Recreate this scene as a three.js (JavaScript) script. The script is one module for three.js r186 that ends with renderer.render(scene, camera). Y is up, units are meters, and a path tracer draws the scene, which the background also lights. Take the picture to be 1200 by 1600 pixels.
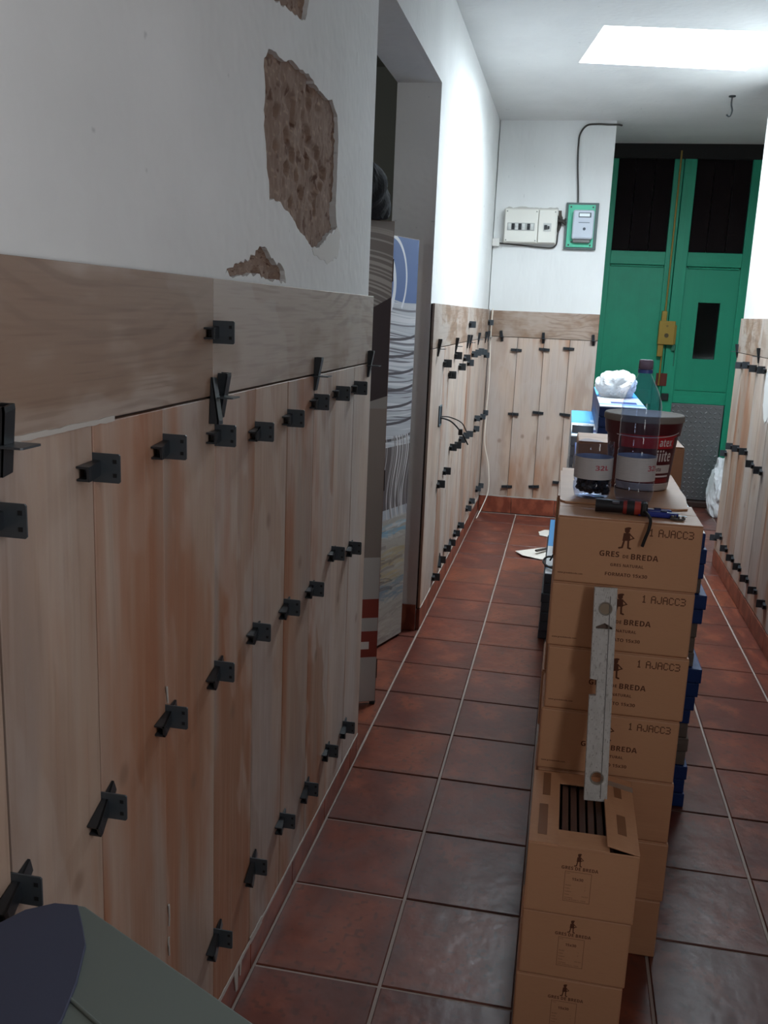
import * as THREE from 'three';
import { RoundedBoxGeometry } from 'three/addons/geometries/RoundedBoxGeometry.js';
import { mergeGeometries } from 'three/addons/utils/BufferGeometryUtils.js';
import { RectAreaLightUniformsLib } from 'three/addons/lights/RectAreaLightUniformsLib.js';

// ---------------------------------------------------------------- camera, light, exposure
const scene = new THREE.Scene();
const camera = new THREE.PerspectiveCamera(2 * Math.atan(800 / 1450) * 180 / Math.PI, 1200 / 1600, 0.05, 60);
camera.position.set(0, 1.45, 0);
camera.rotation.order = 'YXZ';
camera.rotation.set(-0.2132, 0.1875, 0.0419);
scene.add(camera);
const renderer = new THREE.WebGLRenderer({ antialias: true });
renderer.toneMapping = THREE.LinearToneMapping;
renderer.toneMappingExposure = 1.0;
renderer.shadowMap.enabled = true;
scene.background = new THREE.Color(0.62, 0.72, 0.85);
RectAreaLightUniformsLib.init();
const SKY_PANE = 9.0, DOOR_PANE = 0.9;                    // what the eye sees of the glazing
const SKY_LIGHT = 42, DOOR_LIGHT = 5.6, ROOM_LIGHT = 8;
// daylight through the roof light
const skyLamp = new THREE.RectAreaLight(new THREE.Color(0.76, 0.90, 1.0), SKY_LIGHT, 0.80, 0.60);
skyLamp.position.set(0.41, 2.895, -5.17);
skyLamp.rotation.set(-Math.PI / 2, 0, 0.16);
scene.add(skyLamp);
// daylight through the glazed door in the right-hand wall, beside the camera
const doorLamp = new THREE.RectAreaLight(new THREE.Color(0.90, 0.97, 0.96), DOOR_LIGHT, 0.54, 1.10);
doorLamp.position.set(1.015, 1.52, -0.20);
doorLamp.rotation.set(0, Math.PI / 2, 0);
scene.add(doorLamp);

// ---------------------------------------------------------------- helpers
let SEED = 20240611;
function rnd() { SEED |= 0; SEED = SEED + 0x6D2B79F5 | 0; let t = Math.imul(SEED ^ SEED >>> 15, 1 | SEED); t = t + Math.imul(t ^ t >>> 7, 61 | t) ^ t; return ((t ^ t >>> 14) >>> 0) / 4294967296; }
const rr = (a, b) => a + (b - a) * rnd();
const clamp = (v, a = 0, b = 1) => Math.min(b, Math.max(a, v));
const sst = (a, b, v) => { const t = clamp((v - a) / (b - a)); return t * t * (3 - 2 * t); };
const mixc = (a, b, t) => [a[0] + (b[0] - a[0]) * t, a[1] + (b[1] - a[1]) * t, a[2] + (b[2] - a[2]) * t];
function hash(x, y, s) { let h = Math.imul(x | 0, 374761393) ^ Math.imul(y | 0, 668265263) ^ Math.imul(s | 0, 1274126177); h = Math.imul(h ^ h >>> 13, 1274126177); return ((h ^ h >>> 16) >>> 0) / 4294967296; }
function vnoise(x, y, s) {
  const xi = Math.floor(x), yi = Math.floor(y), fx = x - xi, fy = y - yi, u = fx * fx * (3 - 2 * fx), v = fy * fy * (3 - 2 * fy);
  const a = hash(xi, yi, s), b = hash(xi + 1, yi, s), c = hash(xi, yi + 1, s), d = hash(xi + 1, yi + 1, s);
  return a + (b - a) * u + (c - a) * v + (a - b - c + d) * u * v;
}
function fbm(x, y, s, o = 4) { let a = 0.5, t = 0, n = 0; for (let i = 0; i < o; i++) { t += a * vnoise(x, y, s + i * 17); n += a; a *= 0.5; x *= 2.03; y *= 2.03; } return t / n; }
function dataTex(W, H, fn, srgb = true, wrap = false) {
  const d = new Uint8Array(W * H * 4);
  for (let j = 0; j < H; j++) for (let i = 0; i < W; i++) { const c = fn(i / W, j / H, i, j), k = (j * W + i) * 4; d[k] = clamp(c[0], 0, 255); d[k + 1] = clamp(c[1], 0, 255); d[k + 2] = clamp(c[2], 0, 255); d[k + 3] = c.length > 3 ? c[3] : 255; }
  const t = new THREE.DataTexture(d, W, H);
  t.magFilter = THREE.LinearFilter; t.minFilter = THREE.LinearMipmapLinearFilter; t.generateMipmaps = true;
  if (srgb) t.colorSpace = THREE.SRGBColorSpace;
  if (wrap) t.wrapS = t.wrapT = THREE.RepeatWrapping;
  t.needsUpdate = true; return t;
}
function canvasTex(W, H, draw) {
  const c = document.createElement('canvas'); c.width = W; c.height = H; const g = c.getContext('2d'); draw(g, W, H);
  const t = new THREE.CanvasTexture(c); t.colorSpace = THREE.SRGBColorSpace; t.anisotropy = 4; return t;
}
const mat = (color, roughness = 0.7, extra = {}) => new THREE.MeshStandardMaterial({ color, roughness, metalness: 0, ...extra });
const names = {};
function numbered(n) { const k = names[n] = (names[n] ?? -1) + 1; return k ? `${n}_${String(k).padStart(3, '0')}` : n; }
function mesh(name, geo, material, parent, pos, rot) {
  const m = new THREE.Mesh(geo, material); m.name = name; m.castShadow = m.receiveShadow = true;
  if (pos) m.position.set(...pos); if (rot) m.rotation.set(...rot);
  (parent || scene).add(m); return m;
}
function thing(name, label, category, pos = [0, 0, 0], rotY = 0, group) {
  const o = new THREE.Group(); o.name = numbered(name); o.position.set(...pos); o.rotation.y = rotY; o.userData = { label, category };
  if (group) o.userData.group = group; scene.add(o); return o;
}
function tagged(name, geo, material, label, category, pos, rot, group) {
  const m = mesh(numbered(name), geo, material, scene, pos, rot); m.userData = { label, category }; if (group) m.userData.group = group; return m;
}
function structure(name, label, category) { const o = new THREE.Group(); o.name = name; o.userData = { kind: 'structure', label, category }; scene.add(o); return o; }
const box = (w, h, d, x = 0, y = 0, z = 0) => new THREE.BoxGeometry(w, h, d).translate(x, y, z);
const rbox = (w, h, d, r = 0.004, x = 0, y = 0, z = 0, s = 2) => new RoundedBoxGeometry(w, h, d, s, Math.min(r, w / 2.01, h / 2.01, d / 2.01)).translate(x, y, z);
const merge = (a) => mergeGeometries(a.map(g => { const q = g.index ? g.toNonIndexed() : g; for (const k of Object.keys(q.attributes)) if (!['position', 'normal', 'uv'].includes(k)) q.deleteAttribute(k); return q; }));
const cyl = (r1, r2, h, n = 24, x = 0, y = 0, z = 0) => new THREE.CylinderGeometry(r1, r2, h, n).translate(x, y, z);
const V2 = (x, y) => new THREE.Vector2(x, y), V3 = (x, y, z) => new THREE.Vector3(x, y, z);
const tube = (pts, r, seg = 40, n = 8) => new THREE.TubeGeometry(new THREE.CatmullRomCurve3(pts.map(p => V3(...p))), seg, r, n);
const shapeOf = (pts) => new THREE.Shape(pts.map(p => V2(p[0], p[1])));
const ORD = ['first', 'second', 'third', 'fourth', 'fifth', 'sixth', 'seventh', 'eighth', 'ninth', 'tenth', 'eleventh', 'twelfth', 'thirteenth', 'fourteenth', 'fifteenth', 'sixteenth', 'seventeenth', 'eighteenth', 'nineteenth', 'twentieth', 'twenty-first', 'twenty-second', 'twenty-third', 'twenty-fourth'];

// a ceramic piece: front face at z = 0, chamfered rim, sides going back by t; uv 0..1 over the front (turned when long = true)
function pieceGeo(w, h, t, c = 0.0012, turned = false) {
  const P = [], N = [], U = [], I = []; const x = w / 2, y = h / 2;
  const quad = (a, b, cc, d, n) => { const k = P.length / 3; for (const p of [a, b, cc, d]) { P.push(...p); N.push(...n); const u = p[0] / w + 0.5, v = p[1] / h + 0.5; turned ? U.push(v, u) : U.push(u, v); } I.push(k, k + 1, k + 2, k, k + 2, k + 3); };
  const i = [[-x + c, -y + c, 0], [x - c, -y + c, 0], [x - c, y - c, 0], [-x + c, y - c, 0]], o = [[-x, -y, -c], [x, -y, -c], [x, y, -c], [-x, y, -c]], b = [[-x, -y, -t], [x, -y, -t], [x, y, -t], [-x, y, -t]];
  quad(i[0], i[1], i[2], i[3], [0, 0, 1]);
  const nn = [[0, -1], [1, 0], [0, 1], [-1, 0]], s = Math.SQRT1_2;
  for (let k = 0; k < 4; k++) { const j = (k + 1) % 4; quad(o[k], o[j], i[j], i[k], [nn[k][0] * s, nn[k][1] * s, s]); quad(b[k], b[j], o[j], o[k], [nn[k][0], nn[k][1], 0]); }
  quad(b[3], b[2], b[1], b[0], [0, 0, -1]);
  const g = new THREE.BufferGeometry(); g.setAttribute('position', new THREE.Float32BufferAttribute(P, 3)); g.setAttribute('normal', new THREE.Float32BufferAttribute(N, 3)); g.setAttribute('uv', new THREE.Float32BufferAttribute(U, 2)); g.setIndex(I); return g;
}

// ---------------------------------------------------------------- materials
// wood-look porcelain plank: grain along v, warm stains and cement haze as they lie on the tile
function woodTex(seed, warm, haze, pale = false) {
  const beige = pale ? [194, 173, 157] : [174, 149, 131], grey = pale ? [184, 169, 159] : [160, 142, 131], orange = pale ? [172, 130, 104] : [158, 106, 78], dark = [124, 98, 82], hz = [196, 188, 182];
  return dataTex(128, 640, (u, v) => {
    const wx = u + 0.10 * (fbm(v * 4, u * 2, seed + 3, 3) - 0.5);
    let c = mixc(beige, grey, sst(0.35, 0.7, fbm(wx * 2, v * 2.5, seed)));
    const st = fbm(wx * 1.6 + 7, v * 1.5, seed + 40, 4) + warm * 0.34 - 0.17;
    c = mixc(c, orange, 0.9 * sst(0.42, 0.66, st)); c = mixc(c, [148, 120, 102], 0.38 * sst(0.5, 0.75, fbm(wx * 2 + 3, v * 3 + 2, seed + 90, 4)));
    const streak = vnoise(wx * 34, v * 5, seed + 9) * 0.6 + vnoise(wx * 70, v * 16, seed + 11) * 0.4;
    c = mixc(c, dark, 0.20 * sst(0.55, 0.95, streak));
    c = mixc(c, [196, 178, 163], 0.18 * sst(0.55, 0.95, vnoise(wx * 22 + 5, v * 3.5, seed + 21)));
    const h = fbm(u * 1.6 + v * 1.4, v * 3.2, seed + 70, 4);
    c = mixc(c, hz, haze * sst(0.5, 0.56, h) * (0.35 + 0.35 * vnoise(u * 12, v * 30, seed + 5)));
    const kx = 0.3 + 0.4 * hash(seed, 1, 3), kv = 0.15 + 0.7 * hash(seed, 2, 3), kd = Math.hypot((u - kx) * 0.2, (v - kv) * 1.0);
    c = mixc(c, dark, 0.5 * sst(0.02, 0.004, kd));
    return c;
  });
}
const grainBump = dataTex(128, 640, (u, v) => { const q = 255 * (0.5 * vnoise(u * 44, v * 9, 5) + 0.3 * vnoise(u * 90, v * 30, 6) + 0.2 * fbm(u * 4, v * 4, 8, 2)); return [q, q, q]; }, false);
// horizontal band planks carry a broad arched figure
function bandTex(seed, warm, haze) {
  const beige = [164, 145, 131], brown = [140, 114, 95], dark = [106, 83, 69], hz = [180, 171, 164];
  return dataTex(160, 800, (u, v) => {
    const w = fbm(u * 2, v * 5, seed, 4), ring = (u * 1.2 + 0.5 * Math.sin(v * 9 + seed) * (u - 0.3) + 0.35 * w) * 26;
    let c = mixc(beige, brown, sst(0.4, 0.7, fbm(u * 2.4, v * 6, seed + 4) + warm * 0.2 - 0.06));
    c = mixc(c, dark, 0.30 * sst(0.62, 0.98, 0.5 + 0.5 * Math.sin(ring)) * sst(0.35, 0.65, fbm(u * 3, v * 5, seed + 9)));
    c = mixc(c, dark, 0.26 * sst(0.6, 0.9, vnoise(u * 60, v * 12, seed + 14)));
    c = mixc(c, hz, haze * sst(0.5, 0.57, fbm(u * 1.6, v * 5, seed + 30, 4)) * 0.6);
    return c;
  });
}
const woodMats = [[1, 0.05, 0.3], [2, 1.0, 0.3], [3, 0.25, 0.4], [4, 0.95, 0.7], [5, 0.2, 0.5], [6, 0.6, 0.35], [7, 0.35, 0.95], [8, 0.1, 0.6, 1], [9, 0.15, 0.5, 1], [10, 0.3, 0.4, 1]].map(([s, w, h, pale]) => new THREE.MeshStandardMaterial({ map: woodTex(s * 13, w, h, !!pale), bumpMap: grainBump, bumpScale: 0.0008, roughness: 0.52 }));
const bandMats = [[2, 0.5, 0.35], [5, -0.1, 0.6], [7, 0.3, 1.0], [11, 0.4, 0.3]].map(([s, w, h]) => new THREE.MeshStandardMaterial({ map: bandTex(s * 7, w, h), bumpMap: grainBump, bumpScale: 0.0003, roughness: 0.5 }));
const floorMats = [0, 1, 2, 3, 4, 5, 6, 7].map(i => {
  const s = 300 + i * 23, base = [[114, 58, 43], [102, 52, 41], [120, 64, 46], [98, 51, 41], [110, 57, 44], [94, 50, 42], [116, 59, 42], [104, 56, 45]][i];
  return new THREE.MeshPhysicalMaterial({ specularIntensity: 0.6,
    map: dataTex(192, 192, (u, v) => {
      let c = base; const n = fbm(u * 3, v * 3, s, 5);
      c = mixc(c, [148, 82, 58], 0.5 * sst(0.5, 0.75, n)); c = mixc(c, [84, 48, 41], 0.5 * sst(0.52, 0.25, n));
      const e = Math.min(u, v, 1 - u, 1 - v) + 0.06 * (fbm(u * 6, v * 6, s + 5, 3) - 0.5);
      c = mixc(c, [88, 54, 47], 0.45 * sst(0.12, 0.0, e));
      return mixc(c, [70, 46, 42], 0.4 * sst(0.7, 0.9, vnoise(u * 26, v * 26, s + 2)));
    }),
    bumpMap: dataTex(128, 128, (u, v) => { const q = 255 * fbm(u * 5, v * 5, s + 60, 4); return [q, q, q]; }, false), bumpScale: 0.0018, roughness: 0.31
  });
});
const skirtMats = [0, 1, 2].map(i => new THREE.MeshStandardMaterial({ map: dataTex(192, 48, (u, v) => { const n = fbm(u * 6, v * 2, 500 + i * 9, 4); return mixc([118, 58, 42], [150, 82, 60], sst(0.3, 0.7, n)); }), roughness: 0.42 }));
const plasterMap = dataTex(512, 512, (u, v) => {
  const a = vnoise(u * 6, v * 6, 1) * 0 + fbm(u * 8 + 0, v * 8, 71, 5), k = Math.min(1, Math.min(u, 1 - u, v, 1 - v) * 12);
  const q = 214 + 18 * (0.5 + (a - 0.5) * k), sp = vnoise(u * 90, v * 90, 77) > 0.985 ? 26 : 0; return [q - sp, q - sp, q - 2 - sp];
}, true, true);
plasterMap.repeat.set(0.45, 0.45);
const plasterBump = dataTex(256, 256, (u, v) => { const q = 255 * (0.7 * fbm(u * 9, v * 9, 91, 5) + 0.3 * vnoise(u * 60, v * 60, 92)); return [q, q, q]; }, false, true); plasterBump.repeat.set(0.9, 0.9);
const plaster = new THREE.MeshStandardMaterial({ map: plasterMap, bumpMap: plasterBump, bumpScale: 0.003, roughness: 0.85 });
const ceilingMat = new THREE.MeshStandardMaterial({ map: plasterMap, bumpMap: plasterBump, bumpScale: 0.003, roughness: 0.9 });
const cementMat = mat(0x9b9792, 0.9);
const adobeMat = new THREE.MeshStandardMaterial({
  map: dataTex(256, 384, (u, v) => {
    let c = mixc([128, 104, 90], [150, 127, 111], fbm(u * 12, v * 9, 611, 5));
    c = mixc(c, [92, 62, 46], 0.8 * sst(0.66, 0.82, vnoise(u * 22, v * 15, 612) * 0.6 + 0.4 * vnoise(u * 62, v * 44, 613)));
    return mixc(c, [176, 152, 132], 0.6 * sst(0.74, 0.9, vnoise(u * 56, v * 40, 616)));
  }), roughness: 0.95
});
const grout = mat(0x9c8d84, 0.9), greyGrout = mat(0xb9b2aa, 0.9), joint = mat(0x3a2f2a, 0.9);
const clipMat = mat(0x2b2f33, 0.38), clipPlateMat = mat(0x42484d, 0.34);
const cardMap = dataTex(256, 256, (u, v) => { const n = fbm(u * 4, v * 4, 801, 4), f = vnoise(u * 3, v * 120, 803); return mixc(mixc([198, 146, 110], [208, 158, 120], n), [178, 128, 96], 0.22 * f); }, true, true);
const card = new THREE.MeshStandardMaterial({ map: cardMap, roughness: 0.5 });
const cardEdge = mat(0xc9ab8a, 0.9), cardInside = mat(0xb08a6a, 0.9), tapeMat = mat(0x8a5f42, 0.35);

// ---------------------------------------------------------------- floor
const X = [-2.33, -2.04, -1.75, -1.457, -1.165, -0.873, -0.5875, -0.298, -0.004, 0.291, 0.588, 0.885, 1.18, 1.40];
const Zr = []; for (let k = -11; k <= 19; k++) Zr.push(-1.75 - 0.3195 * k);
{
  const f = structure('floor', 'terracotta tiled corridor floor with pale grout lines', 'floor');
  mesh('grout_bed', box(4.1, 0.06, 10.1, -0.55, -0.034, -2.95), grout, f);
  const cache = {};
  for (let c = 0; c < X.length - 1; c++) for (let r = 0; r < Zr.length - 1; r++) {
    let x0 = X[c], x1 = X[c + 1]; const z0 = Zr[r], z1 = Zr[r + 1], zc = (z0 + z1) / 2;
    if (x1 < -0.5865 && (zc > -2.75 || zc < -4.25 || x1 < -1.4)) continue;
    if (x0 < -0.6 && x1 > -0.6 && (zc > -2.75 || zc < -4.2)) continue;
    if (zc > -5.75) { if (x0 > 0.95) continue; x1 = Math.min(x1, 0.985); }
    if (zc < -6.95 && x1 < 0.2) continue;
    const w = x1 - x0 - 0.0075, d = z0 - z1 - 0.006, key = w.toFixed(3) + d.toFixed(3);
    const g = cache[key] ??= pieceGeo(w, d, 0.012, 0.0025);
    mesh('floor_tile', g, floorMats[Math.floor(hash(c, r, 5) * 8)], f, [(x0 + x1) / 2, rr(-0.0012, 0.0008), zc], [-Math.PI / 2 + rr(-0.0012, 0.0012), rr(-0.0012, 0.0012), 0]);
  }
}

// ---------------------------------------------------------------- walls
const LW = -0.588, RW = 0.972, BW = -6.89, CEIL = 2.78, DZ = -7.8;
function jag(pts, amp, seed, step = 0.012) {              // roughen a closed outline
  const out = [];
  for (let i = 0; i < pts.length; i++) {
    const a = pts[i], b = pts[(i + 1) % pts.length], L = Math.hypot(b[0] - a[0], b[1] - a[1]), n = Math.max(1, Math.round(L / step));
    for (let k = 0; k < n; k++) { const t = k / n, x = a[0] + (b[0] - a[0]) * t, y = a[1] + (b[1] - a[1]) * t; out.push([x + amp * (fbm(x * 60, y * 60, seed, 2) - 0.5) * 2, y + amp * (fbm(x * 60 + 9, y * 60, seed + 1, 2) - 0.5) * 2]); }
  }
  return out;
}
// outlines of the places where the plaster has come off, in metres along the wall (z) and up (y)
const HOLES = [
  [[-1.795, 1.90], [-1.83, 1.93], [-1.90, 1.928], [-1.97, 1.94], [-2.10, 1.945], [-2.22, 1.93], [-2.31, 1.935], [-2.36, 1.91], [-2.375, 1.86], [-2.37, 1.77], [-2.365, 1.70], [-2.385, 1.655], [-2.30, 1.625], [-2.22, 1.592], [-2.15, 1.588], [-2.06, 1.615], [-1.96, 1.645], [-1.90, 1.66], [-1.84, 1.655], [-1.825, 1.70], [-1.80, 1.78], [-1.80, 1.84]],
  [[-1.60, 1.503], [-1.63, 1.522], [-1.70, 1.530], [-1.76, 1.553], [-1.81, 1.567], [-1.85, 1.548], [-1.89, 1.535], [-1.93, 1.535], [-1.965, 1.504]],
  [[-1.79, 2.06], [-1.84, 2.02], [-1.93, 2.028], [-2.0, 2.035], [-2.06, 2.042], [-2.085, 2.09], [-2.10, 2.17], [-2.03, 2.21], [-1.9, 2.20], [-1.8, 2.14]],
];
const wallL = structure('wall_left', 'white plastered left wall with wood-look tile wainscot and bare adobe patches', 'wall');
{
  const outline = [[2.2, 0], [2.2, CEIL], [-8.0, CEIL], [-8.0, 0], [-4.075, 0], [-4.075, 2.38], [-2.79, 2.38], [-2.79, 0]];
  const toLocal = (p) => [-p[0], p[1]];
  const skin = shapeOf(outline.map(toLocal));
  HOLES.forEach((h, i) => skin.holes.push(new THREE.Path(jag(h, [0.006, 0.012, 0.007][i], 40 + i).map(p => V2(-p[0], p[1])))));
  const gs = new THREE.ExtrudeGeometry(skin, { depth: 0.022, bevelEnabled: false });
  mesh('plaster_skin', gs, plaster, wallL, [-0.627, 0, 0], [0, Math.PI / 2, 0]);
  const gc = new THREE.ExtrudeGeometry(shapeOf(outline.map(toLocal)), { depth: 0.165, bevelEnabled: false });
  mesh('wall_core', gc, plaster, wallL, [-0.792, 0, 0], [0, Math.PI / 2, 0]);
  // rough adobe showing in the holes
  [[-2.40, -1.78, 1.57, 1.96], [-1.99, -1.58, 1.497, 1.58], [-2.12, -1.77, 2.0, 2.23]].forEach(([z0, z1, y0, y1], i) => {
    const w = z1 - z0, h = y1 - y0, g = new THREE.PlaneGeometry(w, h, Math.round(w / 0.006), Math.round(h / 0.006)), p = g.attributes.position;
    for (let k = 0; k < p.count; k++) { const x = p.getX(k), y = p.getY(k); const pit = sst(0.66, 0.8, vnoise(x * 26, y * 30, 70 + i)); p.setZ(k, 0.008 + 0.007 * fbm(x * 28, y * 30, 60 + i, 4) + 0.0035 * vnoise(x * 110, y * 120, 63) - 0.008 * pit); }
    g.computeVertexNormals();
    mesh('adobe', g, adobeMat, wallL, [-0.6285, (y0 + y1) / 2, (z0 + z1) / 2], [0, Math.PI / 2, 0]);
  });
  // smears of fresh filler along the hole's edges
  const smear = (pts, t, sd) => { const g = new THREE.ExtrudeGeometry(shapeOf(jag(pts, 0.008, sd).map(p => [-p[0], p[1]])), { depth: t, bevelEnabled: true, bevelSize: 0.006, bevelThickness: 0.0006, bevelSegments: 2 }); mesh('filler_smear', g, mat(0xd6d4cf, 0.9), wallL, [-0.6052, 0, 0], [0, Math.PI / 2, 0]); };
  smear([[-2.39, 1.648], [-2.42, 1.63], [-2.40, 1.585], [-2.30, 1.568], [-2.17, 1.577], [-2.16, 1.582], [-2.22, 1.585], [-2.31, 1.618]], 0.0006, 5);
}
// wainscot of vertical planks, a horizontal band on top and a terracotta skirting below
const PT = 0.012, SEAM = 1.295, TOP = 1.492;
function wainscot(parent, at, joints, bands, skirts, opt) {
  // at(u, y) -> [position, rotation]; joints / bands / skirts are lists of edges along u
  const { skirtTop, mats, bmats, y1 = SEAM, top = TOP } = opt;
  const back = (u0, u1, a, b) => { const [p, r] = at((u0 + u1) / 2, (a + b) / 2, -PT + 0.0015); mesh('joint_bed', pieceGeo(Math.abs(u1 - u0), b - a, 0.006, 0.0002), joint, parent, p, r); };
  back(joints[0], joints[joints.length - 1], skirtTop, top - 0.002);
  for (let i = 0; i < joints.length - 1; i++) {
    const w = Math.abs(joints[i + 1] - joints[i]) - 0.003, h = y1 - skirtTop - 0.004, [p, r] = at((joints[i] + joints[i + 1]) / 2, (y1 + skirtTop) / 2 + 0.0005, rr(-0.0008, 0.0008));
    mesh('plank_tile', pieceGeo(w, h, PT - 0.002, 0.0011), woodMats[mats[i % mats.length]], parent, p, r);
  }
  for (let i = 0; i < bands.length - 1; i++) {
    const w = Math.abs(bands[i + 1] - bands[i]) - 0.003, [p, r] = at((bands[i] + bands[i + 1]) / 2, (y1 + top) / 2 + 0.001, rr(-0.0005, 0.0006));
    mesh('band_tile', pieceGeo(w, top - y1 - 0.003, PT - 0.002, 0.0011, true), bandMats[bmats[i % bmats.length]], parent, p, r);
  }
  for (let i = 0; i < skirts.length - 1; i++) {
    const w = Math.abs(skirts[i + 1] - skirts[i]) - 0.003, [p, r] = at((skirts[i] + skirts[i + 1]) / 2, skirtTop / 2 - 0.001, 0.001);
    mesh('skirting_tile', pieceGeo(w, skirtTop - 0.006, PT + 0.004, 0.0015), skirtMats[i % 3], parent, p, r);
  }
}
const seq = (a, b, s) => { const o = []; if (s < 0) for (let v = a; v > b + 1e-3; v += s) o.push(v); else for (let v = a; v < b - 1e-3; v += s) o.push(v); o.push(b); return o; };
const atL = (z, y, d) => [[LW + d, y, z], [0, Math.PI / 2, 0]];
const atR = (z, y, d) => [[RW - d, y, z], [0, -Math.PI / 2, 0]];
const atB = (x, y, d) => [[x, y, BW + d], [0, 0, 0]];
const JL = []; for (let k = -9; k <= 8; k++) JL.push(-1.083 - 0.2125 * k);   // joints of the near left wall
JL[JL.length - 1] = -2.795;
wainscot(wallL, atL, JL, [0.83, -0.225, -1.497, -2.795], seq(0.83, -2.795, -0.3195), { skirtTop: 0.078, mats: [2, 5, 0, 8, 2, 4, 5, 0, 0, 1, 2, 3, 4, 5, 6, 7, 8], bmats: [3, 0, 1] });
const JF = []; for (let k = 0; k <= 13; k++) JF.push(k ? -4.268 - 0.2145 * k : -4.082); JF[13] = -6.885;
wainscot(wallL, atL, JF, [-4.082, -5.535, -6.885], seq(-4.082, -6.885, -0.3195), { skirtTop: 0.105, mats: [7, 6, 8, 7, 9, 8, 5, 9, 8, 7, 9, 8, 7], bmats: [2, 2] });
// cement squeezed out along the skirting and joints
{
  const dab = (z0, z1, y, t) => { const n = Math.max(4, Math.round(Math.abs(z1 - z0) / 0.008)), pts = []; for (let i = 0; i <= n; i++) pts.push([z0 + (z1 - z0) * i / n, y + t * (0.4 + 0.9 * fbm(i * 0.5, y * 9, 31, 2))]); for (let i = n; i >= 0; i--) pts.push([z0 + (z1 - z0) * i / n, y - t * (0.3 + 0.9 * fbm(i * 0.5 + 40, y * 9, 33, 2))]); const g = new THREE.ExtrudeGeometry(shapeOf(pts.map(p => [-p[0], p[1]])), { depth: 0.0022, bevelEnabled: false }); mesh('cement_smear', g, greyGrout, wallL, [LW + 0.0002, 0, 0], [0, Math.PI / 2, 0]); };
  dab(-0.86, -1.14, 1.2955, 0.004); dab(-1.45, -1.72, 0.078, 0.006); dab(-1.72, -1.80, 0.079, 0.010); dab(-1.80, -2.25, 0.078, 0.0045); dab(-2.25, -2.79, 0.078, 0.0035); dab(-4.09, -6.2, 0.106, 0.003); dab(-6.45, -6.88, 0.112, 0.012);
  const drip = (z, y0, y1, w) => { const g = new THREE.ExtrudeGeometry(shapeOf(jag([[-z - w, y0], [-z + w, y0], [-z + w * 0.4, y1], [-z - w * 0.3, y1]], 0.004, 9, 0.008)), { depth: 0.0018, bevelEnabled: false }); mesh('cement_smear', g, greyGrout, wallL, [LW + 0.0012, 0, 0], [0, Math.PI / 2, 0]); };
  drip(-1.63, 0.082, 0.022, 0.012); drip(-1.655, 0.08, 0.045, 0.006); drip(-1.297, 0.46, 0.42, 0.0022); drip(-1.297, 0.40, 0.36, 0.0018); drip(-1.297, 0.85, 0.82, 0.002); drip(-6.85, 0.17, 0.09, 0.012);
}
// jamb skirting in the doorway
mesh('skirting_tile', pieceGeo(0.19, 0.125, 0.012, 0.0015), skirtMats[0], wallL, [-0.70, 0.063, -4.066], [0, 0, 0]);

const wallB = structure('wall_back', 'white back wall with wood-look tile wainscot beside the green door', 'wall');
mesh('wall_core', box(0.79, CEIL, 0.95, -0.205, CEIL / 2, -6.909 - 0.475), plaster, wallB);
// closed porch on the street side of the door, seen only through the small opening in the right leaf
for (const [w, h, d, x, y, z] of [[2.4, 3.0, 0.12, 0.5, 1.4, -8.85], [0.12, 3.0, 1.0, -0.2, 1.4, -8.38], [0.12, 3.0, 1.0, 1.6, 1.4, -8.38], [1.9, 0.12, 1.0, 0.7, 2.84, -8.45], [1.9, 0.06, 1.0, 0.7, -0.04, -8.45]]) mesh('porch_wall', box(w, h, d, x, y, z), plaster, wallB);
const JB = [-0.586, -0.375, -0.186, -0.003, 0.19];
wainscot(wallB, atB, JB, [-0.586, 0.19], [-0.586, -0.34, -0.02, 0.19], { skirtTop: 0.128, mats: [8, 9, 9, 7], bmats: [3], y1: 1.302, top: 1.488 });
{ const pts = []; for (let i = 0; i <= 40; i++) pts.push([-0.586 + 0.776 * i / 40, 0.130 + 0.004 * vnoise(i * 0.8, 1, 5)]); for (let i = 40; i >= 0; i--) pts.push([-0.586 + 0.776 * i / 40, 0.126 - 0.004 * vnoise(i * 0.8, 3, 5)]); mesh('cement_smear', new THREE.ExtrudeGeometry(shapeOf(pts), { depth: 0.0022, bevelEnabled: false }), greyGrout, wallB, [0, 0, BW]); }

const wallR = structure('wall_right', 'white right wall with wood-look tile wainscot ending before the green door', 'wall');
{
  const s = shapeOf([[-2.2, 0], [-2.2, CEIL], [5.885, CEIL], [5.885, 0], [0.54, 0], [0.54, 2.1], [-0.16, 2.1], [-0.16, 0]].map(p => [p[0], p[1]]));
  // shape x = -z
  mesh('wall_core', new THREE.ExtrudeGeometry(s, { depth: 0.42, bevelEnabled: false }), plaster, wallR, [0.987, 0, 0], [0, Math.PI / 2, 0]);
  mesh('wall_core', box(0.14, CEIL, 2.1, 1.47, CEIL / 2, -6.93), plaster, wallR);
}
const JR = []; for (let k = 0; k <= 23; k++) JR.push(-5.875 + 0.2175 * k); JR.push(-0.62);
wainscot(wallR, atR, JR, [-5.875, -5.19, -3.92, -2.65, -1.38, -0.62], seq(-5.875, -0.62, 0.3195), { skirtTop: 0.10, mats: [7, 5, 2, 8, 7, 4, 5, 2], bmats: [2, 1, 0, 3] });
{ const g = new THREE.ExtrudeGeometry(shapeOf(jag([[4.70, 1.30], [4.93, 1.30], [4.97, 1.18], [4.93, 1.05], [4.86, 0.98], [4.80, 1.02], [4.72, 0.94]], 0.02, 3, 0.02)), { depth: 0.0015, bevelEnabled: false }); g.rotateY(Math.PI / 2); mesh('cement_smear', g, mat(0xdedcd8, 0.9), wallR, [RW - 0.0019, 0, 0]); }

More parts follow.
